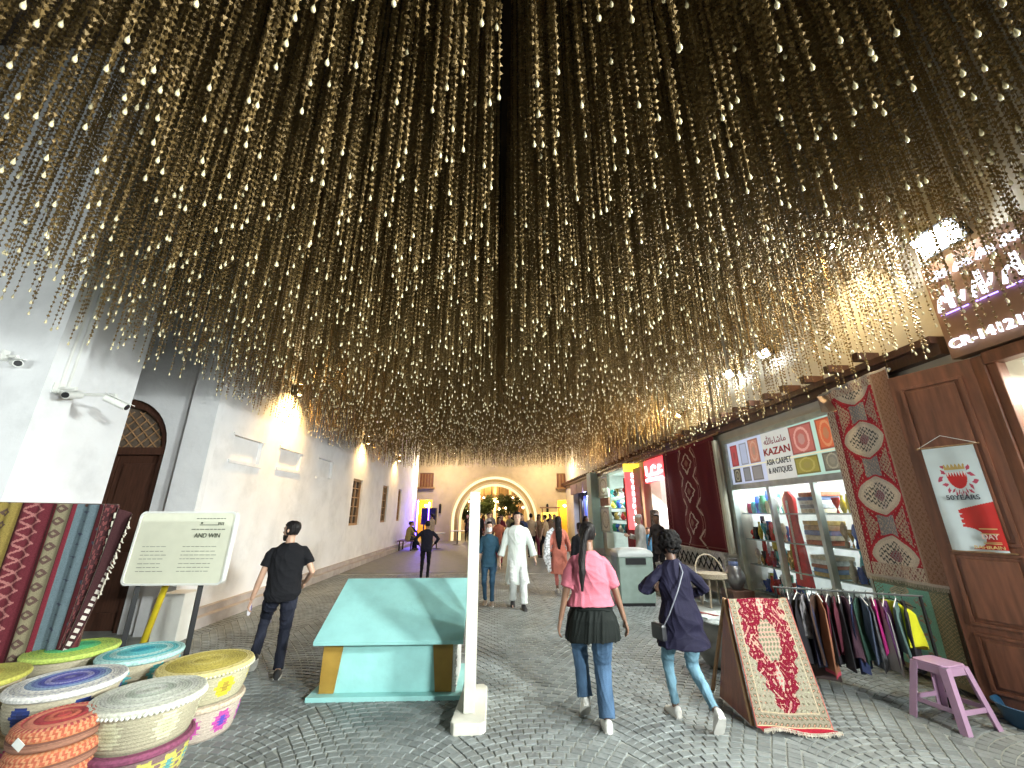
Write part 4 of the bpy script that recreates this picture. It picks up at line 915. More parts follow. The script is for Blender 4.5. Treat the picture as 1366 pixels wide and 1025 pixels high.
def sc_(U, V):
    C = np.ones(U.shape + (3,)) * np.array((.55, .60, .62)); C[(U < .45)] = (.50, .56, .72); C[(U > .62)] = (.45, .66, .58)
    C[(U > .4) & (U < .66)] = (.58, .59, .56)
    def card(a, b, c, d, col_, med=None):
        m = (U > a) & (U < b) & (V > c) & (V < d); C[m] = col_; ii = (U > a + .008) & (U < b - .008) & (V > c + .03) & (V < d - .03)
        e = m & ~ii; C[e] = np.array(col_) * .6
        if med is not None:
            rr = np.hypot((U - (a + b) / 2) / ((b - a) * .3), (V - (c + d) / 2) / ((d - c) * .38)); C[(np.abs(rr - 1) < .12)] = med; C[rr < .5] = np.array(med) * .7
    card(.03, .115, .42, .93, (.42, .06, .07), (.35, .1, .1)); card(.145, .23, .42, .93, (.38, .44, .58)); card(.25, .36, .42, .95, (.45, .20, .14), (.5, .3, .22))
    card(.03, .115, .05, .36, (.08, .07, .06), (.3, .28, .2)); card(.15, .23, .05, .36, (.17, .19, .2)); card(.25, .36, .05, .36, (.2, .2, .2))
    card(.66, .84, .42, .97, (.42, .12, .10), (.6, .32, .28)); card(.87, .99, .42, .97, (.55, .12, .05), (.6, .25, .12)); card(.66, .84, .05, .37, (.25, .22, .04), (.35, .3, .08)); card(.87, .99, .05, .37, (.16, .15, .11), (.3, .28, .2))
    C[(V > .38) & (V < .41)] = (.70, .68, .5); return C
so = painted('sign_panel', sp, 200, 66, sc_, LIT, KW, thick=.004)
RI = mat('ink_red', (.45, .01, .015), .5); DI = mat('ink_black', (.015, .02, .02), .5)
u_ = (0, -1, 0); yc = 8.14 - 2.74 * .53
txt('lettering', '\uFEAA'.replace('\uFEAA', '\uFDF2\uFE80\uFE8E\uFEB7\uFE8E\uFEE3'), (4.782, yc, 2.85), u_, (0, 0, 1), .11, .004, mat('ink_plum', (.28, .02, .06), .5), KW, wmax=.56)
txt('lettering', 'KAZAN', (4.782, yc, 2.665), u_, (0, 0, 1), .12, .004, RI, KW, wmax=.66, bold=.02)
txt('lettering', 'ASIA CARPET', (4.782, yc, 2.50), u_, (0, 0, 1), .095, .004, DI, KW, wmax=.62, bold=.01)
txt('lettering', '& ANTIQUES', (4.782, yc, 2.355), u_, (0, 0, 1), .095, .004, DI, KW, wmax=.58, bold=.01)
SHG = mat('shelf_glass', (.35, .42, .40), .2, var=.1)
shelves = []
for bi, (ya, yb) in enumerate(((7.10, 8.12), (6.08, 7.02), (5.42, 6.0))):
    for si, z in enumerate((.36, .80, 1.24, 1.70)):
        MB().b2(4.86, 5.3, ya, yb, z - .02, z).build('shelf', SHG, KW); shelves.append((bi, si, ya, yb, z))
bay = ['far', 'middle', 'near']; shn = ['bottom', 'second', 'third', 'top']
goods_c = [('white', (.7, .7, .68)), ('blue', (.03, .09, .40)), ('brass', (.5, .33, .10)), ('green', (.06, .28, .14)), ('black', (.03, .03, .03)), ('yellow', (.6, .48, .06)), ('turquoise', (.05, .35, .38)), ('red', (.5, .03, .03)), ('cream', (.6, .5, .35))]
r = random.Random(11)
for (bi, si, ya, yb, z, row) in [s_ + (q_,) for s_ in shelves for q_ in (0, 1)]:
    y = ya + .05 + .03 * row; k = 0; last = None; seen = []
    if bi == 1: continue
    while y < yb - .06:
        nm, c = r.choice(goods_c); kd = r.randrange(4); h = r.uniform(.16, .34); rr = r.uniform(.034, .058)
        kind = ['vase', 'goblet', 'jar', 'cup'][kd]; key = (nm, kind)
        if key in seen: continue
        seen.append(key); mb = MB(); vase(mb, (4.93 + .19 * row + r.uniform(0, .04), y, z + .001), h * (1 + .25 * row), rr, kd)
        o = mb.build(kind, mat('glazed_' + nm, c, .25, .6 if nm == 'brass' else 0, var=.25, scale=20), smooth=True)
        tag(o, '%s %s, %s shelf, %s row, %s bay of the carpet shop window' % (nm, kind, shn[si], ['front', 'back'][row], bay[bi]), kind, 'ornaments in the carpet shop window'); y += rr * 2 + r.uniform(.0, .02)
# middle bay: stacks of folded textiles and red hanging dress
for si, z in enumerate((.36, .80, 1.24, 1.70)):
    zz = z; k = 0
    cols_ = [('cream', (.6, .52, .38)), ('gold', (.52, .36, .12)), ('white', (.68, .67, .64)), ('tan', (.42, .28, .15)), ('blue', (.16, .22, .40)), ('rust', (.40, .13, .07)), ('grey', (.35, .36, .38))]
    r.shuffle(cols_)
    for nm, c in cols_[:5 if si else 4]:
        th = r.uniform(.05, .075); o = MB().box((5.05, 6.33 + r.uniform(-.02, .02), zz + th / 2), (.34, .44, th - .004), rz=r.uniform(-.05, .05)).build('folded_textile', mat('textile_' + nm, c, .9, var=.3, scale=20, bump=.4), bevel=.012)
        tag(o, '%s folded textile in the %s stack of the shop window' % (nm, shn[si]), 'textile', 'folded textiles in the carpet shop window'); zz += th
t = E('red_dress', (4.84, 6.83, .6), 'red embroidered dress hanging in the middle of the carpet shop window', 'dress')
m = MB(); rings = []
for v, wd in ((0, .05), (.08, .15), (.2, .14), (.35, .11), (.6, .15), (1, .19)):
    rings.append([(4.92 + .04 * math.sin(a), 6.82 + wd * math.cos(a) * (1 + .06 * math.sin(a * 7)), 2.05 - 1.45 * v) for a in np.linspace(0, 2 * math.pi, 20, endpoint=False)])
m.loft(rings).build('cloth', mat('red_satin', (.55, .015, .02), .5, var=.3, scale=10), t, smooth=True); MB().b2(4.865, 4.875, 6.8, 6.84, .7, 1.9).build('embroidery', mat('silver_thread', (.6, .55, .5), .5, var=.4, scale=60), t)

# ------------------------------------------------------------------ bin
BN2 = E('litter_bin', (2.78, 8.75, 0), 'large grey green street bin with pale domed lid behind the two women', 'bin')
GRN = mat('bin_green', (.20, .26, .23), .5, var=.1, dirt=.25)
m = MB(); sh = [(-.33, -.26), (.33, -.26), (.36, -.2), (.36, .2), (.33, .26), (-.33, .26), (-.36, .2), (-.36, -.2)]
m.prism(sh, lambda a, b, d: (2.78 + a, 8.75 + b, d), .06, .88); m.build('body', GRN, BN2, bevel=.01)
MB().prism([(a * .95, b * .95) for a, b in sh], lambda a, b, d: (2.78 + a, 8.75 + b, d), 0, .06).build('base', BLACK, BN2)
m = MB(); rings = []
for k, (s_, z) in enumerate(((1.04, .88), (1.04, .93), (.95, .985), (.7, 1.02), (.3, 1.035))): rings.append([(2.78 + a * s_, 8.75 + b * s_, z) for a, b in sh])
m.loft(rings).build('lid', mat('bin_lid', (.34, .36, .35), .45, var=.06), BN2, smooth=True)
MB().prism([(-.2, -.275), (.2, -.275), (.2, -.262), (-.2, -.262)], lambda a, b, d: (2.78 + a, 8.75 + b, d), .74, .86).build('slot', BLACK, BN2)

# ------------------------------------------------------------------ far right shops
t = E('vertical_sign', (4.5, 13.5, 1.2), 'glowing red vertical sign with yellow cap reading EVERSHINE', 'shop sign')
REDG = glow('sign_red', (1, .015, .03), 1.15); YEL = glow('sign_yellow', (1, .75, .02), 1.2); WG = glow('sign_white', (1, .85, .85), 2.4)
MB().b2(4.32, 4.78, 13.5, 13.6, 1.2, 3.02).build('red_panel', REDG, t); MB().b2(4.30, 4.80, 13.49, 13.61, 3.02, 3.28).build('yellow_cap', YEL, t)
for k, ch in enumerate('EVERSHINE'): txt('lettering', ch, (4.55, 13.49, 2.83 - k * .195), (1, 0, 0), (0, 0, 1), .14, .01, WG, t, bold=.03)
MB().tube([(4.8, 13.55, 3.1), (4.78, 13.55, 3.1)], .02).build('bracket', GREYM, t)
t = E('red_shop_sign', (4.74, 11.9, 2.6), 'glowing red shop sign with white script beside the maroon carpet', 'shop sign')
MB().b2(4.68, 4.78, 11.2, 12.7, 2.58, 3.24).build('panel', REDG, t)
m = MB(); mk = lambda u, z: (4.665, 12.55 - u, z)
m.tube([mk(.05, 3.08), mk(.07, 2.82), mk(.2, 2.78), mk(.5, 2.82), mk(.8, 2.80), mk(1.25, 2.84)], .035, 6); m.tube([mk(.45, 2.84), mk(.5, 3.0), mk(.65, 3.04), mk(.8, 2.98)], .03, 6); m.tube([mk(1.0, 2.84), mk(1.05, 3.02), mk(1.2, 2.98)], .03, 6); m.b = None
m.build('script', WG, t); MB().b2(4.66, 4.675, 11.3, 12.6, 2.62, 2.70).build('white_bar', WG, t)
# open doors between the sign and maroon carpet
t = E('wooden_shop_door', (4.7, 13.0, 0), 'open brown wooden shop door right of the red vertical sign', 'door'); MB().b2(4.55, 4.62, 12.75, 13.4, .1, 3.1).build('leaf', WOOD3, t, bevel=.01)
for z in (.3, 1.1, 1.9): MB().b2(4.53, 4.55, 12.85, 13.3, z, z + .6).build('panel', WOOD2, t, bevel=.006)
t = E('carpet_roll', (4.4, 12.9, .1), 'dark patterned carpet roll leaning by the glaring shop doorway', 'carpet'); MB().tube([(4.15, 11.0, .1), (4.45, 11.6, 1.75)], .12, 12).build('roll', mat('dark_roll', (.10, .08, .07), .95, var=.8, scale=22), t, smooth=True)
m = E('column', (4.5, 19.0, 0), 'pale green plastered column between the far right shops', 'column'); MB().b2(4.35, 4.78, 18.7, 19.5, 0, 3.49).build('shaft', mat('mint_plaster', (.36, .48, .44), .7, var=.06, dirt=.1), m, bevel=.02); MB().b2(4.3, 4.79, 18.65, 19.55, 0, .25).build('plinth', MATS['plinth_stone'], m)
def frame_pic(y0, y1, z0, z1, label, c):
    t = E('framed_panel', (4.6, (y0 + y1) / 2, z0), label, 'framed panel', 'framed panels beside the far shop'); x = 4.62; w_ = .08
    m = MB(); m.b2(x, x + .08, y0, y1, z0, z0 + w_); m.b2(x, x + .08, y0, y1, z1 - w_, z1); m.b2(x, x + .08, y0, y0 + w_, z0 + w_, z1 - w_); m.b2(x, x + .08, y1 - w_, y1, z0 + w_, z1 - w_); m.build('frame', mat('frame_green', (.25, .30, .25), .6, var=.2), t)
    def pc(U, V): C = np.ones(U.shape + (3,)) * np.array(c); d = np.hypot((U - .5) / .34, (V - .5) / .38); C[np.abs(d - 1) < .1] = np.array(c) * .35; C[speck(U, V, 50, 70, .5) & (d < .9)] = np.array(c) * .45; return C
    painted('picture', lambda u, v: (x + .03, y1 - w_ - (y1 - y0 - 2 * w_) * u, z0 + w_ + (z1 - z0 - 2 * w_) * v), 30, 40, pc, PRINT, t)
frame_pic(16.9, 18.5, 2.35, 3.25, 'upper framed white and green panel by the mint column', (.45, .50, .42)); frame_pic(16.9, 18.4, .95, 1.95, 'lower framed arched panel by the mint column', (.42, .45, .36))
t = E('display_carpet', (4.6, 17.6, 2.0), 'small brown rug between the two framed panels', 'rug'); MB().b2(4.64, 4.7, 16.95, 18.3, 2.0, 2.32).build('pile', mat('brown_rug', (.25, .13, .08), .95, var=.5, scale=14), t)
t = E('display_carpet', (4.6, 14.2, .3), 'deep red cloth panel hanging left of the red vertical sign', 'rug'); MB().b2(4.6, 4.66, 14.0, 14.68, .5, 2.9).build('pile', mat('crimson_rug', (.20, .02, .04), .95, var=.4, scale=14), t)
r = random.Random(4)
for si, z in enumerate((1.0, 1.45, 1.9, 2.35)):
    MB().b2(4.95, 5.25, 14.8, 18.1, z - .03, z).build('shelf', SHG, RB)
    for k in range(7):
        nm, c = goods_c[(k * 2 + si) % 9]; mb = MB(); vase(mb, (5.0, 15.0 + k * .42, z), .3, .12, k + si, 10); o = mb.build('vase', mat('glazed_' + nm, c), smooth=True)
        tag(o, '%s vase, %s along the %s shelf of the far cool lit shop' % (nm, ['first', 'second', 'third', 'fourth', 'fifth', 'sixth', 'seventh'][k], shn[si]), 'vase', 'vases in the far shop')
for k, (y, c, nm) in enumerate(((20.8, (.15, .2, .7), 'blue'), (21.7, (.5, .5, .6), 'silver'), (22.6, (.12, .18, .6), 'deep blue'), (23.6, (.03, .03, .04), 'black'))):
    t = E('hanging_robe', (4.9, y, 1.2), '%s robe hanging in the dark shop at the far end of the row' % nm, 'robe', 'robes in the far dark shop')
    m = MB(); m.loft([[(4.9 + .08 * math.sin(a), y + wd * math.cos(a), 2.6 - 1.5 * v) for a in np.linspace(0, 2 * math.pi, 14, endpoint=False)] for v, wd in ((0, .06), (.06, .26), (.4, .2), (1, .3))]).build('cloth', mat('robe_' + nm.replace(' ', '_'), c, .5, var=.2), t, smooth=True); MB().tube([(4.9, y, 2.6), (4.9, y, 2.75)], .008).build('hanger', GREYM, t)
t = E('stacked_sign_boards', (4.6, 22, 2.9), 'purple brown boards mounted above the dark far shop', 'shop sign')
for k, (a, b) in enumerate(((20.3, 21.6), (21.7, 23.2), (23.3, 25.2))): MB().b2(4.6, 4.7, a, b, 2.75, 3.3).build('board', mat('board_plum', (.16, .10, .12), .7, var=.3, scale=5), t, bevel=.01)
point('robe_lamp', (4.7, 21.6, 2.7), 40, (.5, .55, 1))

# ------------------------------------------------------------------ end building with arch
AB = E('arch_building', (0, FY, 0), 'sand coloured market building with wide gold lit arch closing the street', 'building')
fa = lambda u, z, d: (u, FY + d, z)
R1, R2, SZ = 2.35, 2.95, 1.25
m = MB()
def aq(u0, u1, z0, z1, d0=0, d1=.6): m.prism([(u0, z0), (u1, z0), (u1, z1), (u0, z1)], fa, d0, d1)
sideL = (-5.1, -4.15); sideR = (4.2, 5.3)
def colspan(u0, u1, holes):
    zs = [0, CEIL + 2]; z = 0
    for a, b in sorted(holes): aq(u0, u1, z, a) if a > z else None; z = b
    aq(u0, u1, z, CEIL + 2)
colspan(-12, sideL[0], []); colspan(*sideL, [(0.0, 2.55), (3.35, 4.3)]); colspan(sideL[1], -R1, []); colspan(R1, sideR[0], []); colspan(*sideR, [(0, 2.55), (3.35, 4.3)]); colspan(sideR[1], 12, [])
N = 40
for k in range(N):
    a0 = math.pi * k / N; a1 = math.pi * (k + 1) / N; u0, u1 = R1 * math.cos(a1), R1 * math.cos(a0)
    m.prism([(u0, SZ + R1 * math.sin(a1)), (u1, SZ + R1 * math.sin(a0)), (u1, CEIL + 2), (u0, CEIL + 2)], fa, 0, .6)
m.build('wall', SAND, AB)
def ring(r0, r1, d0, d1, mt, nm):
    m = MB()
    for k in range(N):
        a0 = math.pi * k / N; a1 = math.pi * (k + 1) / N; pt = lambda r, a: (r * math.cos(a), SZ + r * math.sin(a)); m.prism([pt(r0, a0), pt(r1, a0), pt(r1, a1), pt(r0, a1)], fa, d0, d1)
    for s_ in (1, -1): m.prism([(s_ * r0, 0), (s_ * r1, 0), (s_ * r1, SZ), (s_ * r0, SZ)], fa, d0, d1)
    return m.build(nm, mt, AB)
CRM = mat('arch_cream', (.60, .50, .32), .7, var=.06)
ring(R2 - .12, R2, -.22, -.001, CRM, 'outer_moulding'); ring(R1 - .001 + .0, R1 + .12, -.14, -.001, CRM, 'inner_moulding')
ring(R2 - .30, R2 - .125, -.05, -.02, glow('led_cove_glow', (1, .74, .34), .62), 'led_cove_band'); ring(R1 - .16, R1 - .005, .05, .12, MATS['led_cove_glow'], 'led_cove_band'); ring(R1 + .121, R2 - .301, -.03, -.001, mat('arch_glow_face', (.42, .32, .14), .7, var=.08), 'arch_face')  # LED strips widened into cove glow; face colour carries their gold light
# side windows
for (a, b) in (sideL, sideR):
    fo = MB().b2(a, b, FY + .2, FY + .3, 3.35, 4.3).build('window', WOOD3, AB)
    w2 = MB(); 
    for k in range(5): x = a + (b - a) * (k + .5) / 5; w2.b2(x - .05, x + .05, FY + .16, FY + .2, 3.4, 4.25)
    w2.build('shutter_slats', WOOD2, fo)
    m = MB(); m.b2(a - .1, b + .1, FY - .35, FY - .001, 3.25, 3.34); m.build('balcony_ledge', WOOD3, AB)
    rm_ = MB(); rm_.b2(a - .6, b + .6, FY + 2.2, FY + 2.3, 0, 2.6); rm_.b2(a - .6, b + .6, FY + .65, FY + 2.2, 2.6, 2.65); rm_.b2(a - .65, a - .6, FY + .65, FY + 2.2, 0, 2.6); rm_.b2(b + .6, b + .65, FY + .65, FY + 2.2, 0, 2.6); rm_.build('side_room', mat('ochre_room', (.6, .42, .12), .8), AB)
    point('side_room_light', ((a + b) / 2, FY + 1.2, 2.2), 90, (1, .62, .12), .15)
    MB().lathe([(.02, 0), (.1, .05), (.1, .12), (.02, .17)], ((a + b) / 2, FY + .5, 2.1), 12).build('room_lamp', glow('room_globe', (1, .8, .4), 14), AB)
for x in (-3.6, 3.5):
    t = E('wall_lantern', (x, FY - .1, 1.9), 'small dark lantern on the sand wall %s of the arch' % ('west' if x < 0 else 'east'), 'lantern'); MB().b2(x - .07, x + .07, FY - .16, FY - .001, 1.7, 2.2).build('body', BLACK, t, bevel=.01); MB().lathe([(.01, 2.2), (.1, 2.21), (.03, 2.3)], (x, FY - .1, 0), 8).build('cap', BLACK, t)
# interior court beyond the arch
IW = mat('court_wall', (.52, .36, .19), .8, var=.35, scale=1.2)
CT = E('court_building', (0, 40, 0), 'warm lit galleried court building seen through the arch', 'building')
m = MB(); m.b2(-12, 12, 40, 40.4, 0, 9); m.b2(-6.5, -6.1, FY + 2.5, 40, 0, 9); m.b2(6.1, 6.5, FY + 2.5, 40, 0, 9); m.build('wall', IW, CT)
m = MB(); m.b2(-6, 6, 38.2, 39.9, 3.0, 3.25); m.b2(-6, 6, 37.5, 38.19, 2.9, 3.0); m.build('gallery', WOOD3, CT)
for k in range(7): x = -4.2 + k * 1.4; MB().b2(x - .12, x + .12, 38.0, 38.25, 0, 6).build('column', SAND, CT)
m = MB()
for k in range(14): x = -4.5 + k * .7; m.tube([(x, 38.1, 3.25), (x, 38.1, 4.1)], .03, 5)
m.b2(-5, 5, 38.05, 38.15, 4.1, 4.2); m.build('railing', WOOD, CT)
for k in range(6):
    x = -3.5 + k * 1.4; MB().b2(x - .45, x + .45, 39.8, 39.95, .3, 2.3).build('shop_front', mat('lit_front_%d' % (k % 3), [(.5, .4, .25), (.25, .12, .08), (.4, .42, .35)][k % 3], .6, var=.8, scale=5), CT)
for k, (x, y, z, e) in enumerate(((-2.2, 33, 3.6, 260), (1.8, 34, 3.6, 260), (0, 37, 2.6, 240), (-1, 38.8, 5, 150))): point('court_light', (x, y, z), e, (1, .72, .32), .15)
for k in range(16):
    x = -2.3 + (k % 8) * .66 + random.uniform(-.1, .1); y = 36 + (k // 8) * 2; z = (2.0, 2.9)[k // 8] + random.uniform(-.3, .2)
    t = E('string_bulb', (x, y, z), 'small glowing lamp hanging in the court beyond the arch', 'lamp', 'hanging lamps in the court'); MB().lathe([(.02, -.09), (.09, -.03), (.09, .03), (.02, .09)], (x, y, z), 8).build('bulb', glow('court_bulb', (1, .75, .42), 18), t); MB().tube([(x, y, z + .09), (x, y, 6)], .006, 4).build('cord', BLACK, t)
# tree in the court
def tree(x, y, h, r, label, c):
    t = E('court_tree', (x, y, 0), label, 'tree'); MB().tube([(x, y, 0), (x + .05, y, h * .35), (x - .05, y, h * .6)], [.12, .09, .05], 8).build('trunk', WOOD, t)
    m = MB(); rr = random.Random(int(x * 10)); cl = [(rr.uniform(-1, 1) * r * .8, rr.uniform(-1, 1) * r * .8, rr.uniform(-.6, .7) * r) for _ in range(14)]
    for k in range(2600):
        cx, cy_, cz = rr.choice(cl); v = Vector((rr.gauss(0, 1), rr.gauss(0, 1), rr.gauss(0, 1))).normalized() * r * .42 * rr.random() ** .4
        p = Vector((x + cx, y + cy_, h * .68 + cz)) + v; a = Vector((rr.uniform(-1, 1), rr.uniform(-1, 1), rr.uniform(-1, 1))) * .07; b = Vector((rr.uniform(-1, 1), rr.uniform(-1, 1), rr.uniform(-1, 1))) * .07
        m.add([p - a, p + b, p + a, p - b], [(0, 1, 2, 3)])
    m.build('crown', mat('leaves', c, .6, var=.5, scale=3), t)
tree(1.1, 32.5, 3.3, .85, 'small round green tree in the court behind the man in white', (.07, .10, .03)); tree(-.9, 35, 3.4, .9, 'sparse tree with lit leaves left of centre in the court', (.12, .11, .04)); tree(-2.0, 33.2, 2.6, .6, 'potted dark tree by the arch jamb in the court', (.05, .07, .03))
point('arch_front_fill', (-3.3, FY - 2.5, 4.6), 240, (1, .76, .46), .3); point('arch_front_fill', (3.3, FY - 2.5, 4.6), 240, (1, .76, .46), .3)  # added fill points without fixtures, brightening the arch wall
spot('arch_soffit_light', (0, FY - .8, .5), (0, FY + .2, 3.8), 60, (1, .7, .25), 120, 1)
# yellow lit kiosk right of arch
t = E('kiosk', (3.6, 26.5, 0), 'glowing yellow market kiosk in front of the right side room', 'kiosk')
MB().b2(2.95, 4.1, 26.4, 27.1, 0, .95).build('counter', mat('kiosk_wood', (.4, .22, .05), .6, var=.3), t, bevel=.02); MB().b2(3.0, 4.0, 26.9, 27.0, .96, 1.75).build('lit_panel', glow('kiosk_yellow', (1, .62, .02), 1.6), t)
for x in (3.0, 4.05): MB().tube([(x, 26.5, .95), (x, 26.5, 2.0)], .03).build('post', WOOD3, t)
MB().b2(2.9, 4.15, 26.4, 27.1, 2.0, 2.08).build('roof', WOOD3, t)
# left far end: blue light, dark stand, tables
t = E('blue_light_bar', (-4.6, 24.6, 0), 'upright blue light bar washing the far end of the white wall', 'light')
MB().cyl((-4.55, 25.0, .3), (-4.55, 25.0, 2.4), .03).build('tube', glow('blue_led', (.06, .02, 1), 30), t); MB().b2(-4.65, -4.45, 24.9, 25.1, 0, .3).build('base', BLACK, t)
area('blue_wash', (-4.3, 25.0, 1.6), (-4.75, 24.2, 1.6), .3, 45, (.08, .04, 1), 1.8)
t = E('equipment_stand', (-3.9, 25.5, 0), 'tall black equipment stand with blue glow by the far left wall', 'stand')
MB().b2(-4.35, -3.5, 25.3, 25.8, 1.05, 2.0).build('cabinet', BLACK, t, bevel=.02); MB().tube([(-4.2, 25.5, 0), (-4.2, 25.5, 1.05)], .04).build('leg', BLACK, t); MB().tube([(-3.65, 25.5, 0), (-3.65, 25.5, 1.05)], .04).build('leg', BLACK, t); MB().tube([(-3.92, 25.28, 1.2), (-3.92, 25.28, 2.3)], .03).build('glowing_tube', MATS['blue_led'], t)
for k, (x, y, lb_) in enumerate(((-2.9, 21.8, 'small round cafe table left of the arch'), (-2.1, 24.5, 'round cafe table close to the arch'))):
    t = E('cafe_table', (x, y, 0), lb_, 'table'); MB().lathe([(.4, .72), (.42, .74), (.42, .76), (.01, .765)], (x, y, 0), 20).build('tabletop', WHITEP, t); MB().cyl((x, y, .02), (x, y, .72), .03).build('column', BLACK, t); MB().lathe([(.25, 0), (.25, .02), (.04, .04)], (x, y, 0), 16).build('base', BLACK, t)
# ------------------------------------------------------------------ people
def remesh(mb, vox, smooth=4, wr=0., wf=9., seed=0, wz=1.):
    me = bpy.data.meshes.new('tmp'); me.from_pydata([tuple(v) for v in mb.v], [], mb.f); me.update()
    import bmesh
    bm = bmesh.new(); bm.from_mesh(me); bmesh.ops.recalc_face_normals(bm, faces=bm.faces); bm.to_mesh(me); bm.free()
    o = bpy.data.objects.new('tmp', me); col.objects.link(o)
    r = o.modifiers.new('r', 'REMESH'); r.mode = 'VOXEL'; r.voxel_size = vox
    s = o.modifiers.new('s', 'SMOOTH'); s.iterations = smooth; s.factor = .5
    dg = bpy.context.evaluated_depsgraph_get(); m2 = bpy.data.meshes.new_from_object(o.evaluated_get(dg)); bpy.data.objects.remove(o); bpy.data.meshes.remove(me)
    if wr:
        n = len(m2.vertices); a = np.empty(n * 3, np.float32); m2.vertices.foreach_get('co', a); a = a.reshape(-1, 3); nr = np.empty(n * 3, np.float32); m2.vertex_normals.foreach_get('vector', nr); nr = nr.reshape(-1, 3)
        q = a * np.array([1, 1, wz]); rg = np.random.default_rng(seed); d = np.zeros(n)
        warp = np.stack([np.sin(q @ rg.normal(size=3) * 6 + rg.uniform(0, 6)) for _ in range(3)], 1) * .08
        for k in range(5):
            f = rg.normal(size=3); f /= np.linalg.norm(f); ph = np.sin((q + warp) @ f * wf * (1.6 ** (k * .6)) * 2.2 + rg.uniform(0, 6)); d += (1 - np.abs(ph)) ** 2.5 / (1.3 ** k) - .2
        a += nr * (d * wr)[:, None]; m2.vertices.foreach_set('co', a.astype(np.float32).ravel())
    m2.polygons.foreach_set('use_smooth', [True] * len(m2.polygons)); m2.update(); m2.materials.clear(); return m2
def ik(A, T, l1, l2, hint):
    A, T = Vector(A), Vector(T); d = T - A; L = min(d.length, (l1 + l2) * .999); dn = d.normalized(); T = A + dn * L
    x = (l1 * l1 - l2 * l2 + L * L) / (2 * L); h = math.sqrt(max(0, l1 * l1 - x * x)); hn = Vector(hint); hn = (hn - dn * hn.dot(dn)).normalized(); return A + dn * x + hn * h, T
def skin(c, nm): return mat(nm, c, .55, var=.1, scale=12, bump=.1, bscale=90)
SK_T = skin((.42, .25, .17), 'skin_tan'); SK_B = skin((.17, .085, .05), 'skin_brown'); SK_D = skin((.11, .055, .035), 'skin_deep'); SK_L = skin((.50, .32, .24), 'skin_light')
HAIR = mat('black_hair', (.008, .006, .006), .55, spec=.2, var=.4, scale=50, bump=.6, bscale=140, stretch=(1, 1, .12))
CURL = mat('curly_hair', (.007, .006, .006), .8, spec=.15, var=.5, scale=60, bump=1., bscale=70)
def fabric(nm, c, rough=.85, var=.14, bs=160, b=.35, **k): return mat(nm, c, rough, spec=.12, var=var, scale=7, bump=b, bscale=bs, **k)
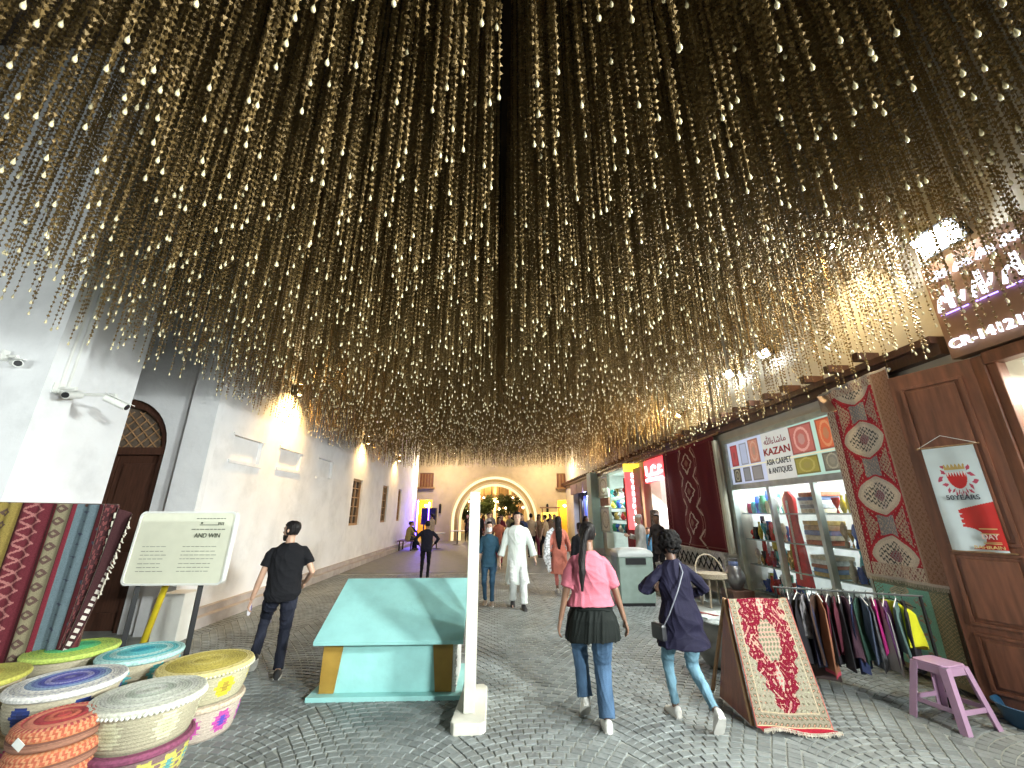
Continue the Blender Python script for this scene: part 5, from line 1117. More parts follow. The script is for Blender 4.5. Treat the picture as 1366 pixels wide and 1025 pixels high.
def person(loc, rz, h, label, spec, group=None):
    t = E('person', loc, label, 'person', group); t.rotation_euler = (0, 0, rz); WO[t.name] = Vector((0, 0, 0))
    s = h / 1.75; near = spec.get('near', 0); vox = {2: .0068, 1: .010, 0: .017}[near]; fem = spec.get('fem', 0); g_ = spec.get('girth', 1)
    V = lambda x, y, z: Vector((x, y, z)) * s
    bob = spec.get('bob', 0); lean = spec.get('lean', 0.0); sh = spec.get('shift', 0)
    pel = V(sh, 0, .93 + bob); chest = V(sh, lean, 1.33 + bob); neck = V(sh, lean * 1.15, 1.49 + bob); head = V(sh + spec.get('hx', 0), lean * 1.2 + .015, 1.64 + bob)
    hipw = .092 if fem else .088; shw = .150 if fem else .180
    feet = spec['feet']  # [(x,y,z,yaw,pitch)] left,right
    J = {}
    for i, sg in ((0, -1), (1, 1)):
        fx_, fy_, fz_, yw, pt = feet[i]; A = pel + V(sg * hipw, 0, -.03); T = V(fx_, fy_, fz_ + .085); K, T = ik(A, T, .43 * s, .425 * s, (sg * .05, 1, 0)); J[i] = (A, K, T, yw, pt)
        hd = spec['hands'][i]; S_ = chest + V(sg * shw, 0, .075); W = V(*hd[:3]); El, W = ik(S_, W, .29 * s, .26 * s, hd[3] if len(hd) > 3 else (sg * .4, -1, 0)); J[2 + i] = (S_, El, W)
    # torso rings (z, rx, ry)
    if fem: TR = [(.84, .165 * g_, .12 * g_), (.92, .175 * g_, .125 * g_), (1.0, .155 * g_, .115 * g_), (1.10, .128 * g_, .095), (1.22, .135 * g_, .105), (1.32, .15, .115), (1.41, .145, .09), (1.46, .09, .07), (1.49, .05, .052)]
    else: TR = [(.84, .15, .10), (.92, .165 * g_, .115 * g_), (1.02, .155 * g_, .11 * g_), (1.13, .155 * g_, .108 * g_), (1.25, .17 * g_, .118), (1.35, .185, .118), (1.42, .175, .098), (1.465, .11, .075), (1.50, .06, .06)]
    def spine(z):
        f = max(0, min(1, (z - .93) / .56)); return V(sh, lean * f * 1.1, z + bob)
    def torso(mb, infl, z0=0, z1=9, flare=0):
        pts, rad = [], []
        for z, rx, ry in TR:
            if z0 <= z <= z1: pts.append(spine(z)); k = flare * max(0, 1 - (z - z0) / .25); rad.append(((rx + infl + k) * s, (ry + infl + k) * s))
        mb.tube(pts, rad, 20)
    def limb(mb, P, R, infl=0, n=12): mb.tube(P, [(r + infl) * s for r in R], n)
    def dens(a, b, n): return [a.lerp(b, k / n) for k in range(n + 1)]
    bt = MB(); torso(bt, -.022)
    bt.tube([spine(1.42), neck + V(0, 0, .0), head - V(0, .0, .05)], [.06 * s, .052 * s, .05 * s], 14)
    hy = spec.get('head_yaw', 0); hp = spec.get('head_pitch', 0); HM = Matrix.Translation(head) @ Matrix.Rotation(hy, 4, 'Z') @ Matrix.Rotation(hp, 4, 'X')
    Hp = lambda x, y, z: HM @ (Vector((x, y, z)) * s)
    HR = [(-.118, .022, .030, .055), (-.105, .040, .045, .048), (-.085, .052, .062, .034), (-.05, .062, .080, .015), (-.01, .070, .092, .004), (.03, .074, .098, -.002), (.065, .070, .094, -.006), (.095, .055, .074, -.008), (.112, .030, .042, -.008), (.118, .008, .01, -.008)]
    def hring(e=0, zlo=-9, dy=0): return [[Hp((rx + e) * math.cos(a), (ry + e) * math.sin(a) + yo + dy, z + (e if z > 0 else 0)) for a in [2 * math.pi * k / 18 for k in range(18)]] for z, rx, ry, yo in HR if z >= zlo]
    bt.loft(hring())
    bt.tube([Hp(0, .085, .02), Hp(0, .112, -.022), Hp(0, .098, -.034)], [.008 * s, .014 * s, .012 * s], 8)
    bt.tube([Hp(-.022, .088, -.062), Hp(0, .099, -.060), Hp(.022, .088, -.062)], [.005 * s, .008 * s, .005 * s], 8)
    for sg in (-1, 1):
        bt.tube([Hp(sg * .070, .0, -.02), Hp(sg * .082, -.006, .0), Hp(sg * .078, -.004, .022)], [.008 * s, .016 * s, .009 * s], 8)
        bt.tube([Hp(sg * .045, .080, .028), Hp(sg * .020, .094, .030)], [.006 * s, .007 * s], 6)
    for i, sg in ((0, -1), (1, 1)):
        lw_ = spec.get('legw', (.098, .083, .066, .060, .055)); A, K, T, yw, pt = J[i]; limb(bt, [A, A.lerp(K, .5), K, K.lerp(T, .35), T], [min(.078, lw_[0] * .85), min(.062, lw_[1] * .85), min(.048, lw_[2] * .8), min(.050, lw_[3] * .8), min(.032, lw_[4] * .75)])
        fd = Matrix.Rotation(yw, 3, 'Z') @ Matrix.Rotation(pt, 3, 'X') @ Vector((0, 1, 0)); limb(bt, [T - V(0, 0, .0) - fd * .03 * s, T - Vector((0, 0, .045 * s)) + fd * .05 * s, T - Vector((0, 0, .06 * s)) + fd * .15 * s], [.026, .022, .014])
        S_, El, W = J[2 + i]; limb(bt, [S_ - V(sg * .03, 0, 0), S_, S_.lerp(El, .5), El, El.lerp(W, .35), W], [.028, .034 if not fem else .030, .040 if not fem else .037, .036, .036 if not fem else .031, .024])
        D = (W - El).normalized(); Nn = Vector(spec.get('palm', [(1, 0, 0), (-1, 0, 0)])[i]); Nn = (Nn - D * Nn.dot(D)).normalized(); Sd = D.cross(Nn)
        if Sd.y < 0: Sd = -Sd
        fr = 1. if near else 1.25
        for k in range(4):
            o_ = (k - 1.5) * .020; b0 = W + D * .015 * s + Sd * o_ * .6 * s; b1 = W + D * .085 * s + Sd * o_ * s; L = (.034, .042, .040, .030)[3 - k] * s; cu = spec.get('curl', .5)
            limb(bt, [b0, b1], [.018, .0135], n=8); b2 = b1 + (D + Nn * cu * .5).normalized() * L; b3 = b2 + (D * .8 + Nn * cu * 1.3).normalized() * L * .75; bt.tube([b1, b2, b3], [.0105 * s * fr, .0095 * s * fr, .008 * s * fr], 8)
        tb = W + D * .025 * s + Sd * .022 * s; t2 = tb + (D * .7 + Sd * .65 + Nn * .25).normalized() * .042 * s; t3 = t2 + (D * .9 + Sd * .2 + Nn * .4).normalized() * .030 * s; bt.tube([tb, t2, t3], [.014 * s * fr, .0115 * s * fr, .009 * s * fr], 8)
    body = link('body', remesh(bt, vox, 2), spec['skin'], t)
    # face
    if near or spec.get('face'):
        for sg in (-1, 1):
            eb = MB(); eb.lathe([(.001, -.009), (.007, -.006), (.0095, 0), (.007, .006), (.001, .009)], (0, 0, 0), 10); eb.v = [tuple(Hp(sg * .031 + x, .083 + y * .7, .012 + z * .8)) for x, y, z in eb.v]; eb.build('eye', mat('eye', (.05, .035, .03), .2), t, smooth=True)
        MB().tube([Hp(-.02, .1, -.062), Hp(0, .108, -.061), Hp(.02, .1, -.062)], [.003 * s, .004 * s, .003 * s], 6).build('mouth', mat('lips', (.25, .09, .08), .5), t)
        for sg in (-1, 1): MB().tube([Hp(sg * .048, .084, .036), Hp(sg * .018, .098, .040)], .0035 * s, 5).build('eyebrow', HAIR, t)
    if spec.get('mask'):
        m = MB(); m.loft([[Hp(x * w_, yy_ , z) for x, yy_ in ((-.058, .045), (-.04, .085), (0, .112 - abs(z + .05) * .2), (.04, .085), (.058, .045), (.04, .06), (0, .08), (-.04, .06))] for z, w_ in ((-.105, .8), (-.08, 1), (-.04, 1.08), (-.01, 1.05))]); m.build('face_mask', mat('mask_white', (.72, .74, .76), .8), t, smooth=True)
    # hair
    hk = spec.get('hair', 'short'); hb = MB()
    if hk != 'none':
        e = {'short': .009, 'long': .014, 'pony': .010, 'curly': .035, 'cap': .012}[hk]; rings = []
        for z, rx, ry, yo in HR:
            if z < -.055: continue
            cut = .05 if z < .02 else (.02 if z < .06 else 0)   # keep hair behind the face line
            rings.append([Hp((rx + e) * math.cos(a), min((ry + e) * math.sin(a) + yo, yo + ry * (.15 if z < -.01 else (.35 if z < .04 else 2))) - (.004 if z < .04 else 0), z + e * (1 if z > 0 else 0)) for a in [2 * math.pi * k / 20 for k in range(20)]])
        hb.loft(rings)
        if hk == 'curly':
            rr = random.Random(3)
            for k in range(90):
                d = Vector((rr.gauss(0, 1), rr.gauss(0, .8) - .5, rr.gauss(0, 1) + .25)).normalized(); p = Hp(*(Vector((d.x * .115, d.y * .12 - .015, .02 + d.z * .115)))); hb.lathe([(.004, -.018), (.02, -.008), (.02, .008), (.004, .018)], p, 7)
        if hk == 'long':
            L = spec.get('hairlen', .38); pts = [Hp(0, -.055, .06), Hp(0, -.095, -.02), spine(1.50) + V(0, -.085, 0), spine(1.42) + V(0, -.13, 0), spine(1.42) + V(0, -.13, -L * .5), spine(1.42) + V(.0, -.125, -L)]
            hb.tube(pts, [(.05 * s, .07 * s), (.04 * s, .085 * s), (.035 * s, .085 * s), (.03 * s, .09 * s), (.025 * s, .075 * s), (.012 * s, .03 * s)], 14)
        if hk == 'pony':
            px = spec.get('pony_x', -.05); pts = [Hp(0, -.10, .06), Hp(px * .5, -.135, .035), Hp(px, -.14, -.05), spine(1.42) + V(px * 1.2, -.14, 0), spine(1.3) + V(px * 1.3, -.155, 0), spine(1.14) + V(px * 1.4, -.15, 0)]; hb.tube(pts, [r * s for r in (.022, .032, .036, .036, .034, .014)], 10)
        link('hair', remesh(hb, max(.006, vox * .9), 2, .0035, 26 if hk == 'curly' else 40, 1, .15 if hk != 'curly' else 1), CURL if hk == 'curly' else HAIR, t)
    if spec.get('beard'):
        m = MB(); m.loft([[Hp((rx + .004) * math.cos(a), max((ry + .005) * math.sin(a) + yo, -.005), z - (.004 if z < -.1 else 0)) for a in [2 * math.pi * k / 18 for k in range(18)]] for z, rx, ry, yo in HR if z < -.045]); m.build('beard', HAIR, t, smooth=True)
    # top
    c = spec['top']; tm = MB(); inf = .018
    z0 = spec.get('hem', .88)
    if c[1] != 'thobe':
        if z0 < .84:
            pts = [spine(z0), spine((z0 + .84) / 2)]; fl = spec.get('flare', .0); rad = [((.195 + fl) * g_ * s, (.165 + fl) * g_ * s), ((.190 + fl * .5) * g_ * s, (.158 + fl * .5) * g_ * s)]
            for z, rx, ry in TR: pts.append(spine(z)); rad.append(((rx + inf) * s, (ry + inf) * s))
            tm.tube(pts, rad, 22)
        else: torso(tm, inf, z0 - .05, 9, spec.get('flare', .008))
    else:
        hz = spec.get('hem', .3); pts = [spine(hz), spine(.6), spine(.84)]; rad = [(.25 * s, .20 * s), (.22 * s, .17 * s), (.20 * s, .15 * s)]
        for z, rx, ry in TR[1:]: pts.append(spine(z)); rad.append(((rx + .03) * s, (ry + .03) * s))
        tm.tube(pts, rad, 24)
    sl = spec.get('sleeve', .6)     # fraction of the arm covered (1 = elbow, 2 = wrist)
    for i, sg in ((0, -1), (1, 1)):
        S_, El, W = J[2 + i]; fat = spec.get('sleeve_w', .0)
        P = [S_ - V(sg * .045, 0, -.012), S_ - V(sg * .012, 0, -.004), S_ + V(sg * .012, 0, -.03)]; Rr = [.040, .052, .060]
        if sl <= 1: P += [S_.lerp(El, sl * .5), S_.lerp(El, sl)]; Rr += [.060 + fat, .060 + fat]
        else: P += [S_.lerp(El, .6), El, El.lerp(W, (sl - 1) * .5), El.lerp(W, sl - 1)]; Rr += [.055 + fat, .050 + fat, .046 + fat, .044 + fat * 1.5]
        if fem: Rr = [r - .008 for r in Rr]
        limb(tm, P, Rr)
    link('shirt' if c[1] != 'thobe' else 'robe', remesh(tm, vox, 9 if near == 2 else 5, spec.get('wr', .007), spec.get('wf', 7), 3, spec.get('wz', .7)), c[0], t)
    # trousers
    if spec.get('legs'):
        pm = MB(); lw = spec.get('legw', (.098, .083, .066, .060, .055)); top = spec.get('waist', .98)
        for i in (0, 1):
            A, K, T, yw, pt = J[i]; limb(pm, [A + V(0, 0, .03), A.lerp(K, .3), A.lerp(K, .65), K, K.lerp(T, .4), K.lerp(T, .8), K.lerp(T, spec.get('leglen', .97))], [lw[0] - .008, lw[0], lw[1] - .003, lw[2] + .004, lw[3], lw[4], lw[4] + .003], n=14)
        pts = [pel + V(0, 0, -.10), pel + V(0, 0, -.02), spine(top)]; pm.tube(pts, [(.12 * g_ * s, .09 * g_ * s), ((.160 if fem else .160) * g_ * s, (.118 if fem else .115) * g_ * s), ((.145 if fem else .165) * g_ * s, (.115) * g_ * s)], 18)
        link('trousers', remesh(pm, vox, 3, spec.get('lwr', .007), 9, 8, .9), spec['legs'], t)
    # shoes
    for i in (0, 1):
        A, K, T, yw, pt = J[i]; sm_ = MB(); RM = Matrix.Translation(T) @ Matrix.Rotation(yw, 4, 'Z') @ Matrix.Rotation(pt, 4, 'X')
        rg_ = []
        for y, w_, hh in ((-.065, .024, .08), (-.04, .040, .105), (.03, .044, .095), (.08, .048, .066), (.13, .047, .052), (.17, .032, .040), (.185, .014, .03)):
            rg_.append([RM @ (Vector((w_ * math.cos(a), y, max(-.085, -.085 + (hh / 2 + .0) + hh / 2 * math.sin(a) * 1.1))) * s) for a in [2 * math.pi * k / 14 for k in range(14)]])
        sm_.loft(rg_); link('shoe', remesh(sm_, max(.007, vox * .9), 2), spec['shoe'], t)
        so_ = MB(); so_.prism([(-.032, -.055), (.032, -.055), (.046, .03), (.048, .12), (.03, .182), (-.03, .182), (-.048, .12), (-.046, .03)], lambda a, b, d: RM @ (Vector((a, b, d)) * s), -.087, -.062)
        so_.build('sole', spec.get('sole', mat('sole_white', (.62, .60, .56), .6)), t)
    return t, dict(J=J, V=V, spine=spine, Hp=Hp, s=s, pel=pel, vox=vox)
STD = [(-.10, 0, 0, .1, 0), (.10, 0, 0, -.1, 0)]
def walk(a=.18, b=-.22, lift=.07, left_fwd=True, w_=.07):
    f = (-w_ if left_fwd else w_, a, 0, 0, 0); r_ = (w_ if left_fwd else -w_, b, lift, 0, -.65); return [f, r_] if left_fwd else [r_, f]
BLK = fabric('black_cotton', (.010, .010, .012)); JNS = fabric('dark_denim', (.020, .022, .035), .8, .25, 300); BJ = fabric('blue_denim', (.055, .10, .17), .8, .32, 300, .4); LJ = fabric('light_denim', (.13, .235, .30), .8, .22, 300)
WSH = mat('white_shoe', (.62, .60, .56), .5, var=.15, scale=20); DSH = mat('dark_shoe', (.012, .012, .013), .6, var=.3)
# 1 man in black, left
p, d = person((-2.40, 5.18, 0), .42, 1.62, 'man in black T-shirt and dark jeans walking away along the white wall, looking left', dict(near=2, skin=SK_T, feet=[(-.20, .30, .10, .25, -.75), (.08, -.02, 0, -.05, 0)], bob=-.02, hands=[(-.32, .05, .83, (-.3, -1, 0)), (.24, .20, .98, (.6, -1, 0))], lean=.02, head_yaw=.95, hair='short', beard=1, top=(BLK, 'shirt'), hem=.86, sleeve=.62, sleeve_w=.008, legs=JNS, shoe=DSH, girth=1.12, curl=1.2, wr=.008))
W = d['J'][2][2]; m = MB(); V = d['V']; c = W + Vector((-.01, .03, -.09)); m.box(c, (.03, .07, .14), rx=.2); m.build('glove', mat('white_glove', (.65, .62, .66), .7, var=.2), p, bevel=.012)
m = MB(); m.box(c + Vector((.006, -.01, .0)), (.034, .03, .06), rx=.2).build('held_pouch', mat('violet_pouch', (.12, .06, .22), .5), p, bevel=.01)
# 2 woman in pink
PKF = fabric('pink_cotton', (.44, .125, .165), .8, .1, 200)
p, d = person((.87, 3.98, 0), -.04, 1.61, 'woman in pink top and blue jeans with a black jacket tied round her waist', dict(near=2, fem=1, girth=1.30, skin=SK_B, feet=[(-.07, .22, .085, .05, -.7), (.085, -.02, 0, -.05, 0)], hands=[(-.34, -.02, .76, (-.6, -.6, 0)), (.35, .0, .74, (.6, -.6, 0))], lean=.02, shift=.0, hair='pony', pony_x=-.075, top=(PKF, 'shirt'), hem=1.0, flare=.02, sleeve=.9, sleeve_w=.020, legs=BJ, legw=(.120, .104, .082, .074, .074), shoe=WSH, wr=.010, wf=6, head_yaw=.1, lwr=.006, curl=.9))
m = MB(); sp_ = d['spine']; s = d['s']; m.tube([sp_(.72), sp_(.80), sp_(.90), sp_(.98), sp_(1.04)], [(.265 * s, .215 * s), (.26 * s, .215 * s), (.245 * s, .20 * s), (.205 * s, .165 * s), (.185 * s, .145 * s)], 24)
link('tied_jacket', remesh(m, .0068, 2, .016, 6, 4, .3), fabric('black_green_cloth', (.008, .010, .009), .75, .2, 120), p)
m = MB(); 
m.tube([sp_(.985) + Vector((.185 * s * math.cos(a), .145 * s * math.sin(a), .01 * math.sin(a * 3))) for a in np.linspace(0, 2 * math.pi, 26)], .017, 8); m.build('waist_knot', MATS['black_green_cloth'], p, smooth=True)
# 3 woman in navy shirt
NV = fabric('navy_cotton', (.011, .010, .024), .75, .15, 200)
p, d = person((1.68, 4.02, 0), .12, 1.53, 'woman in loose dark navy shirt and light jeans with small shoulder bag', dict(near=2, fem=1, girth=1.22, skin=SK_D, feet=[(-.05, .20, 0, .05, 0), (.13, -.22, .10, -.15, -.95)], bob=-.02, hands=[(-.14, .24, 1.16, (-1, -.5, -.2)), (.20, .24, 1.08, (1, -.6, -.3))], lean=.05, head_pitch=-.25, hair='curly', top=(NV, 'shirt'), hem=.70, flare=.03, sleeve=1.75, sleeve_w=.018, legs=LJ, legw=(.098, .082, .062, .054, .044), leglen=.93, shoe=WSH, wr=.012, wf=6, wz=.6))
m = MB(); s = d['s']; sp_ = d['spine']; m.tube([sp_(1.46) + Vector((.04, -.06, 0)), sp_(1.38) + Vector((.02, -.13, 0)), sp_(1.2) + Vector((-.08, -.155, 0)), sp_(1.0) + Vector((-.17, -.12, 0)), sp_(.88) + Vector((-.21, -.06, 0))], .006, 6); m.build('bag_strap', mat('grey_strap', (.16, .17, .2), .5), p)
m = MB(); m.box(sp_(.84) + Vector((-.235, -.03, 0)), (.055, .15, .13), rz=.2).build('handbag', mat('black_leather', (.015, .015, .018), .35), p, bevel=.02)
m = MB(); c = (d['J'][2][2] + d['J'][3][2]) / 2 + Vector((0, .07, .05)); m.box(c, (.075, .01, .15), rx=-.4).build('phone', BLACK, p)
# 4 man in thobe facing camera
TH = fabric('white_thobe', (.62, .66, .62), .8, .05, 200); 
p, d = person((.45, 8.55, 0), math.pi + .05, 1.72, 'man in long white robe and white trousers walking towards the camera', dict(near=1, face=1, skin=SK_L, feet=[(-.10, .22, .0, .1, 0), (.08, -.08, .05, -.1, -.5)], hands=[(-.36, .10, .82, (-.5, -1, 0)), (.36, -.02, .80, (.5, -1, 0))], hair='short', beard=0, top=(TH, 'thobe'), hem=.42, sleeve=1.85, sleeve_w=.022, legs=fabric('white_trouser', (.6, .62, .6), .8, .05), legw=(.1, .09, .075, .075, .075), shoe=DSH, sole=mat('sole_dark', (.05, .04, .03), .7), wr=.010, wf=6, wz=.25))
m = MB(); 
# 5 teen in teal
p, d = person((-.10, 8.75, 0), math.pi - .1, 1.53, 'young person in dark teal shirt, jeans and white face mask beside the totem sign', dict(near=1, face=1, fem=1, mask=1, skin=SK_L, feet=[(-.08, .05, 0, .1, 0), (.08, -.06, .02, -.1, -.2)], hands=[(-.27, .08, .80, (-.5, -1, 0)), (.27, .0, .78, (.5, -1, 0))], hair='short', top=(fabric('teal_cotton', (.035, .085, .13)), 'shirt'), hem=.78, sleeve=1.2, sleeve_w=.01, legs=fabric('mid_denim', (.04, .09, .15)), legw=(.09, .075, .06, .052, .048), shoe=mat('tan_shoe', (.3, .25, .2), .6)))
# 6 slim dark figure from behind
p, d = person((-1.84, 11.8, 0), .1, 1.50, 'slim person all in black seen from behind near the turquoise box', dict(near=1, skin=SK_B, feet=[(-.11, .02, 0, .2, 0), (.09, -.02, 0, -.2, 0)], hands=[(-.22, .16, 1.0, (-1, -.3, 0)), (.22, .16, 1.02, (1, -.3, 0))], hair='short', top=(fabric('black_navy', (.012, .012, .022)), 'shirt'), hem=.84, sleeve=1.8, legs=fabric('black_trouser', (.010, .010, .013)), legw=(.082, .07, .055, .05, .045), shoe=DSH, sole=MATS['sole_dark'], lean=.03))
# 7 coral dress
CO_ = fabric('coral_cotton', (.60, .20, .15), .8, .12)
p, d = person((1.47, 9.8, 0), -.1, 1.62, 'woman in long coral tunic with long black hair and white printed scarf walking away', dict(near=1, fem=1, skin=SK_B, feet=[(-.06, .16, 0, 0, 0), (.07, -.16, .07, 0, -.7)], hands=[(-.30, .0, .78, (-.6, -.8, 0)), (.30, .02, .80, (.6, -.8, 0))], hair='long', hairlen=.42, top=(CO_, 'shirt'), hem=.45, flare=.035, sleeve=1.7, sleeve_w=.02, legs=fabric('coral_trouser', (.5, .15, .13)), legw=(.09, .075, .06, .05, .04), leglen=.8, shoe=WSH, wr=.008, wz=.3))
m = MB(); sp_ = d['spine']; m.tube([sp_(1.44) + Vector((-.10, .0, .02)), sp_(1.36) + Vector((-.22, -.05, 0)), sp_(1.1) + Vector((-.27, -.08, 0)), sp_(.8) + Vector((-.28, -.1, 0)), sp_(.5) + Vector((-.22, -.12, 0))], [(.06, .04), (.07, .05), (.08, .03), (.09, .03), (.05, .02)], 12)
link('scarf', remesh(m, .012, 2, .008, 9, 2, .3), mat('printed_scarf', (.55, .56, .58), .8, var=.8, scale=22), p)
# 8 robe man by the sign and shop people
p, d = person((3.75, 10.9, .0), 1.3, 1.66, 'man in pale grey white robe standing by the red shop signs', dict(near=0, face=1, skin=SK_T, feet=STD, hands=[(-.25, .12, .9), (.2, .3, 1.2, (.5, -.5, -1))], hair='none', top=(fabric('grey_thobe', (.5, .5, .48)), 'thobe'), hem=.2, sleeve=1.9, sleeve_w=.02, shoe=DSH))
MB().lathe([(.085, 0), (.088, .05), (.08, .075), (.01, .08)], (0, .02, 1.60), 16).build('cap', mat('white_cap', (.6, .6, .58), .8), p, smooth=True)
p, d = person((4.35, 12.0, .09), 2.9, 1.22, 'child in light blue shirt standing in the glaring shop doorway', dict(near=0, skin=SK_T, feet=STD, hands=[(-.22, .1, .85), (.22, .1, .85)], hair='short', top=(fabric('sky_cotton', (.12, .35, .6)), 'shirt'), sleeve=.7, legs=JNS, shoe=DSH))
p, d = person((4.15, 10.75, .09), 2.4, 1.58, 'woman in dark clothes leaning beside the maroon carpet', dict(near=0, fem=1, skin=SK_B, feet=STD, hands=[(-.2, .2, 1.0), (.2, .2, 1.0)], hair='short', top=(fabric('dark_print', (.04, .035, .035), var=.8), 'shirt'), hem=.7, sleeve=1.8, legs=BLK, shoe=DSH))
p, d = person((1.85, 9.2, 0), .3, 1.5, 'person in black half hidden behind the woman in pink', dict(near=0, skin=SK_B, feet=STD, hands=[(-.26, .05, .8), (.26, .05, .8)], hair='short', top=(BLK, 'shirt'), sleeve=1.8, legs=BLK, shoe=DSH))
# seated person far left
t = E('bench_seat', (-4.2, 21, 0), 'small dark bench at the foot of the white wall', 'bench'); MB().b2(-4.6, -3.85, 20.6, 21.6, .42, .47).build('seat', WOOD, t, bevel=.01)
for (x, y) in ((-4.5, 20.7), (-3.95, 20.7), (-4.5, 21.5), (-3.95, 21.5)): MB().b2(x - .025, x + .025, y - .025, y + .025, 0, .42).build('leg', BLACK, t)
def seated(loc, rz, h, label, top, legs, skin_, hair='short'):
    # hips at bench height: thighs forward, shins down
    p, d = person(loc, rz, h, label, dict(near=0, skin=skin_, bob=-.40, feet=[(-.10, .42, 0, 0, 0), (.10, .42, 0, 0, 0)], hands=[(-.12, .34, .66, (-1, -.5, 0)), (.12, .34, .66, (1, -.5, 0))], lean=.08, hair=hair, top=top, sleeve=1.8, legs=legs, shoe=DSH)); return p
seated((-4.15, 20.8, 0), -.9, 1.7, 'person in olive jacket sitting on the bench by the white wall', (fabric('olive_cloth', (.26, .22, .10)), 'shirt'), JNS, SK_T)
seated((-4.15, 21.3, 0), -.5, 1.7, 'person in dark jacket sitting deeper on the bench by the white wall', (fabric('dark_jacket', (.04, .04, .07)), 'shirt'), JNS, SK_T)
# crowd near the arch
CC = [('brown', (.22, .13, .09)), ('beige', (.42, .34, .26)), ('black', (.015, .015, .018)), ('rust', (.42, .14, .09)), ('grey', (.22, .22, .23)), ('white', (.6, .58, .55)), ('navy', (.03, .04, .10)), ('olive', (.18, .17, .08)), ('maroon', (.20, .03, .05)), ('tan', (.36, .24, .15))]
crowd = [(1.5, 17.5, 1, 2, 0), (1.85, 17.8, 0, 8, 1), (2.05, 17.2, 9, 2, 0), (2.45, 18.6, 0, 6, 0), (.15, 15.0, 3, 8, 1), (.75, 14.2, 2, 2, 0), (1.05, 16.5, 6, 4, 0), (-.75, 20.5, 2, 2, 0), (-.35, 22.5, 5, 6, 0), (.35, 21.5, 8, 2, 1), (-1.3, 24.5, 9, 6, 0), (-.2, 26, 4, 2, 0), (.9, 25, 7, 2, 0), (3.2, 24.6, 2, 6, 0), (-1.75, 27.5, 2, 2, 1), (1.7, 27, 0, 4, 0), (-.8, 30.5, 3, 2, 1), (.4, 31, 5, 2, 0), (1.3, 30.2, 2, 6, 0), (-1.6, 31.6, 6, 2, 0), (2.9, 20.5, 4, 2, 1), (-3.3, 22.6, 1, 2, 0), (3.4, 15.8, 2, 2, 1)]
used = {}
for k, (x, y, a, b, fm) in enumerate(crowd):
    sk = [SK_T, SK_B, SK_L][k % 3]; nm = CC[a][0]; used[nm] = used.get(nm, 0) + 1
    where = 'under the arch' if y > 26.5 else ('near the arch' if y > 19 else 'in mid street')
    side = 'left of the robed man' if x < .3 else 'right of the robed man'
    lb_ = '%s in %s top, %s trousers, %s, %s%s' % ('woman' if fm else 'man', nm, CC[b][0], where, side, ['', '', ', farther back'][min(2, used[nm] - 1)])
    wf = k % 2 == 0
    person((x, y, 0), random.choice([0, math.pi, math.pi, .8, -2.4]) + random.uniform(-.3, .3), random.uniform(1.58, 1.74) - .06 * fm, lb_, dict(near=0, fem=fm, skin=sk, feet=walk(left_fwd=wf, lift=.04) if k % 3 else STD, hands=[(-.27, .1 * (1 if wf else -1), .82, (-.5, -1, 0)), (.27, -.1 * (1 if wf else -1), .82, (.5, -1, 0))], hair='long' if fm else 'short', top=(fabric('cloth_%s_' % nm, CC[a][1]), 'thobe' if nm == 'white' else 'shirt'), hem=.3 if nm == 'white' else (.6 if fm else .88), sleeve=1.8 if k % 2 else .7, legs=fabric('trouser_' + CC[b][0], CC[b][1]), shoe=DSH), 'people around the arch')

# ------------------------------------------------------------------ bead curtain overhead
BRZ = mat('bronze_sequin', (.21, .132, .044), .52, .35, var=.4, scale=9)
PRL = mat('pearl_drop', (.72, .62, .38), .2, .0, var=.08, scale=5, coat=1.)
LMAX = 4.8
def chain_mesh(seed, n=100, sides=6, simple=False):
    r = random.Random(seed); vs, f_ = [], []; pitch = LMAX / n
    for k in range(n):
        z = .06 + k * pitch + r.uniform(-.006, .006); a = r.uniform(0, math.pi); tl = r.uniform(-.5, .5); R0 = r.uniform(.010, .017); hgt = pitch * .30
        ca, sa = math.cos(a), math.sin(a); b = len(vs); cx, cy_ = r.uniform(-.003, .003), r.uniform(-.003, .003)
        # a small folded disc: rim of four points, two apexes
        for q in range(4):
            t = math.pi * 2 * q / 4; x, y = R0 * math.cos(t), R0 * .75 * math.sin(t); vs.append((cx + x * ca - y * sa, cy_ + x * sa + y * ca, z + x * tl))
        vs.append((cx, cy_, z + hgt)); vs.append((cx, cy_, z - hgt))
        for q in range(4): f_.append((b + q, b + (q + 1) % 4, b + 4)); f_.append((b + (q + 1) % 4, b + q, b + 5))
    b = len(vs); 
    for z in (.03, LMAX + .1):
        for q in range(3): t = 2 * math.pi * q / 3; vs.append((.0016 * math.cos(t), .0016 * math.sin(t), z))
    for q in range(3): f_.append((b + q, b + (q + 1) % 3, b + 3 + (q + 1) % 3, b + 3 + q))
    me = bpy.data.meshes.new('sequins'); me.from_pydata(vs, [], f_); me.update(); me.materials.append(BRZ); return me
chains = [chain_mesh(k) for k in range(7)]
dm = MB(); dm.lathe([(.0016, -.019), (.0066, -.0165), (.0094, -.0085), (.0085, .002), (.0052, .012), (.002, .021), (.0012, .027)], (0, 0, 0), 9)
dme = bpy.data.meshes.new('teardrop'); dme.from_pydata(dm.v, [], dm.f); dme.update(); dme.polygons.foreach_set('use_smooth', [True] * len(dme.polygons)); dme.materials.append(PRL)
pts = []
xx = -4.45
sp0 = .118
ny = int((17.2 - .3) / sp0)
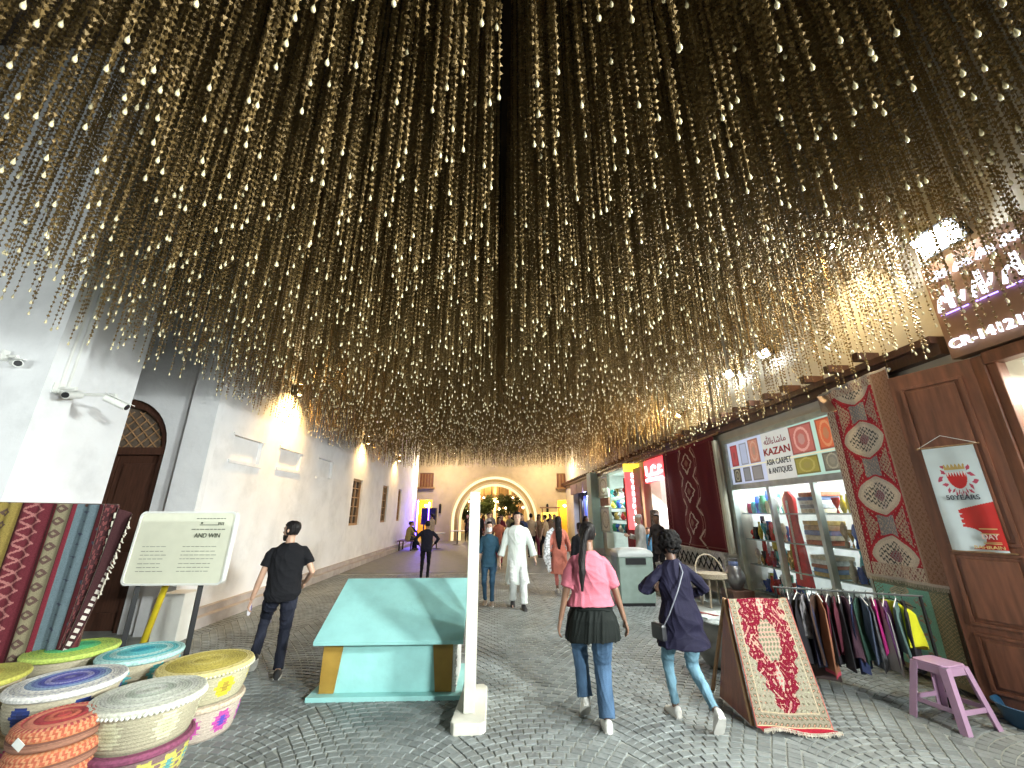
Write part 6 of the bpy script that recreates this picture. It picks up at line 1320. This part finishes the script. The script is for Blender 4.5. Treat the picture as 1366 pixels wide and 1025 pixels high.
for i in range(int(9.0 / sp0)):
    for j in range(ny):
        x = -4.45 + (i + .5) * sp0 + rng.uniform(-.06, .06); y = .3 + (j + .5) * sp0 + rng.uniform(-.06, .06)
        if .0 < x < .125 and y < 6.4: continue
        edge = min(x + 4.5, 4.6 - x); keep = 1 if edge > .35 else .75
        if rng.random() > keep: continue
        z = 3.50 + rng.uniform(-.05, .05) + .05 * math.sin(x * 1.7 + y) * math.sin(y * .9) - (.26 if x > 3.9 else (.12 if x > 3.4 else 0)) * rng.uniform(.3, 1) - (.10 * rng.random() if edge < .5 else 0) + (.15 * rng.random() if y > 16.6 else 0)
        up_ = 1 if rng.random() < .52 else 0
        if y < 1.6: z = 3.52
        pts.append((x, y, z + up_ * rng.uniform(.05, .6), up_))
pts.sort(key=lambda p: (0 if inview(*p[:3]) and not p[3] else 1, math.dist(p[:3], (0, 0, 1.7))))
first = []
for k, (x, y, z, _u) in enumerate(pts[:300]):
    t = E('bead_strand', (x, y, z), 'strand of bronze sequins ending in a pale teardrop bead, nearest the camera overhead', 'bead strand', 'bead strands hanging over the street')
    t.rotation_euler = (0, 0, random.uniform(0, 6.28))
    a = bpy.data.objects.new('sequins', chains[k % 7]); col.objects.link(a); a.parent = t
    b = bpy.data.objects.new('teardrop', dme); col.objects.link(b); b.parent = t
    if k < 7: first.append(a)
    if k == 0: dobj = b
rest = pts[300:]
me = bpy.data.meshes.new('bead_curtain'); me.from_pydata([tuple(p[:3]) for p in rest], [], []); nd = me.attributes.new('dr', 'BOOLEAN', 'POINT'); nd.data.foreach_set('value', [not (p[3] and (q_ % 4)) for q_, p in enumerate(rest)])
at = me.attributes.new('ry', 'FLOAT', 'POINT'); at.data.foreach_set('value', rng.uniform(0, 6.28, len(rest)))
at = me.attributes.new('vi', 'INT', 'POINT'); at.data.foreach_set('value', rng.integers(0, 7, len(rest)).astype(np.int32))
bc = link('bead_curtain', me); tag(bc, 'dense curtain of bronze sequin strands with pale drops hanging over the whole street', 'bead curtain', 'bead strands hanging over the street', 'stuff')
ng = bpy.data.node_groups.new('strand_scatter', 'GeometryNodeTree'); ng.interface.new_socket('Geometry', in_out='INPUT', socket_type='NodeSocketGeometry'); ng.interface.new_socket('Geometry', in_out='OUTPUT', socket_type='NodeSocketGeometry')
N_ = ng.nodes; L_ = ng.links; gi = N_.new('NodeGroupInput'); go = N_.new('NodeGroupOutput')
jn = N_.new('GeometryNodeJoinGeometry')
for a in reversed(first):
    oi = N_.new('GeometryNodeObjectInfo'); oi.inputs['Object'].default_value = a; oi.inputs['As Instance'].default_value = True; L_.new(oi.outputs['Geometry'], jn.inputs[0])
ip = N_.new('GeometryNodeInstanceOnPoints'); ip.inputs['Pick Instance'].default_value = True
L_.new(gi.outputs[0], ip.inputs['Points']); L_.new(jn.outputs[0], ip.inputs['Instance'])
n1 = N_.new('GeometryNodeInputNamedAttribute'); n1.data_type = 'INT'; n1.inputs[0].default_value = 'vi'; L_.new(n1.outputs['Attribute'], ip.inputs['Instance Index'])
n2 = N_.new('GeometryNodeInputNamedAttribute'); n2.data_type = 'FLOAT'; n2.inputs[0].default_value = 'ry'; cx_ = N_.new('ShaderNodeCombineXYZ'); L_.new(n2.outputs['Attribute'], cx_.inputs[2]); L_.new(cx_.outputs[0], ip.inputs['Rotation'])
ip2 = N_.new('GeometryNodeInstanceOnPoints'); oi = N_.new('GeometryNodeObjectInfo'); oi.inputs['Object'].default_value = dobj; oi.inputs['As Instance'].default_value = True
L_.new(gi.outputs[0], ip2.inputs['Points']); L_.new(oi.outputs['Geometry'], ip2.inputs['Instance']); n3 = N_.new('GeometryNodeInputNamedAttribute'); n3.data_type = 'BOOLEAN'; n3.inputs[0].default_value = 'dr'; L_.new(n3.outputs['Attribute'], ip2.inputs['Selection']); j2 = N_.new('GeometryNodeJoinGeometry'); L_.new(ip.outputs[0], j2.inputs[0]); L_.new(ip2.outputs[0], j2.inputs[0]); L_.new(j2.outputs[0], go.inputs[0])
md = bc.modifiers.new('scatter', 'NODES'); md.node_group = ng
# steel grid the strands hang from
t = E('hanging_grid', (0, 9, CEIL), 'dark steel grid under the ceiling carrying the bead strands', 'grid')
m = MB()
for x in np.arange(-4.4, 4.7, 1.1): m.b2(x - .03, x + .03, 0, 17.4, CEIL - .1, CEIL - .04)
m.build('rails', BLACK, t)
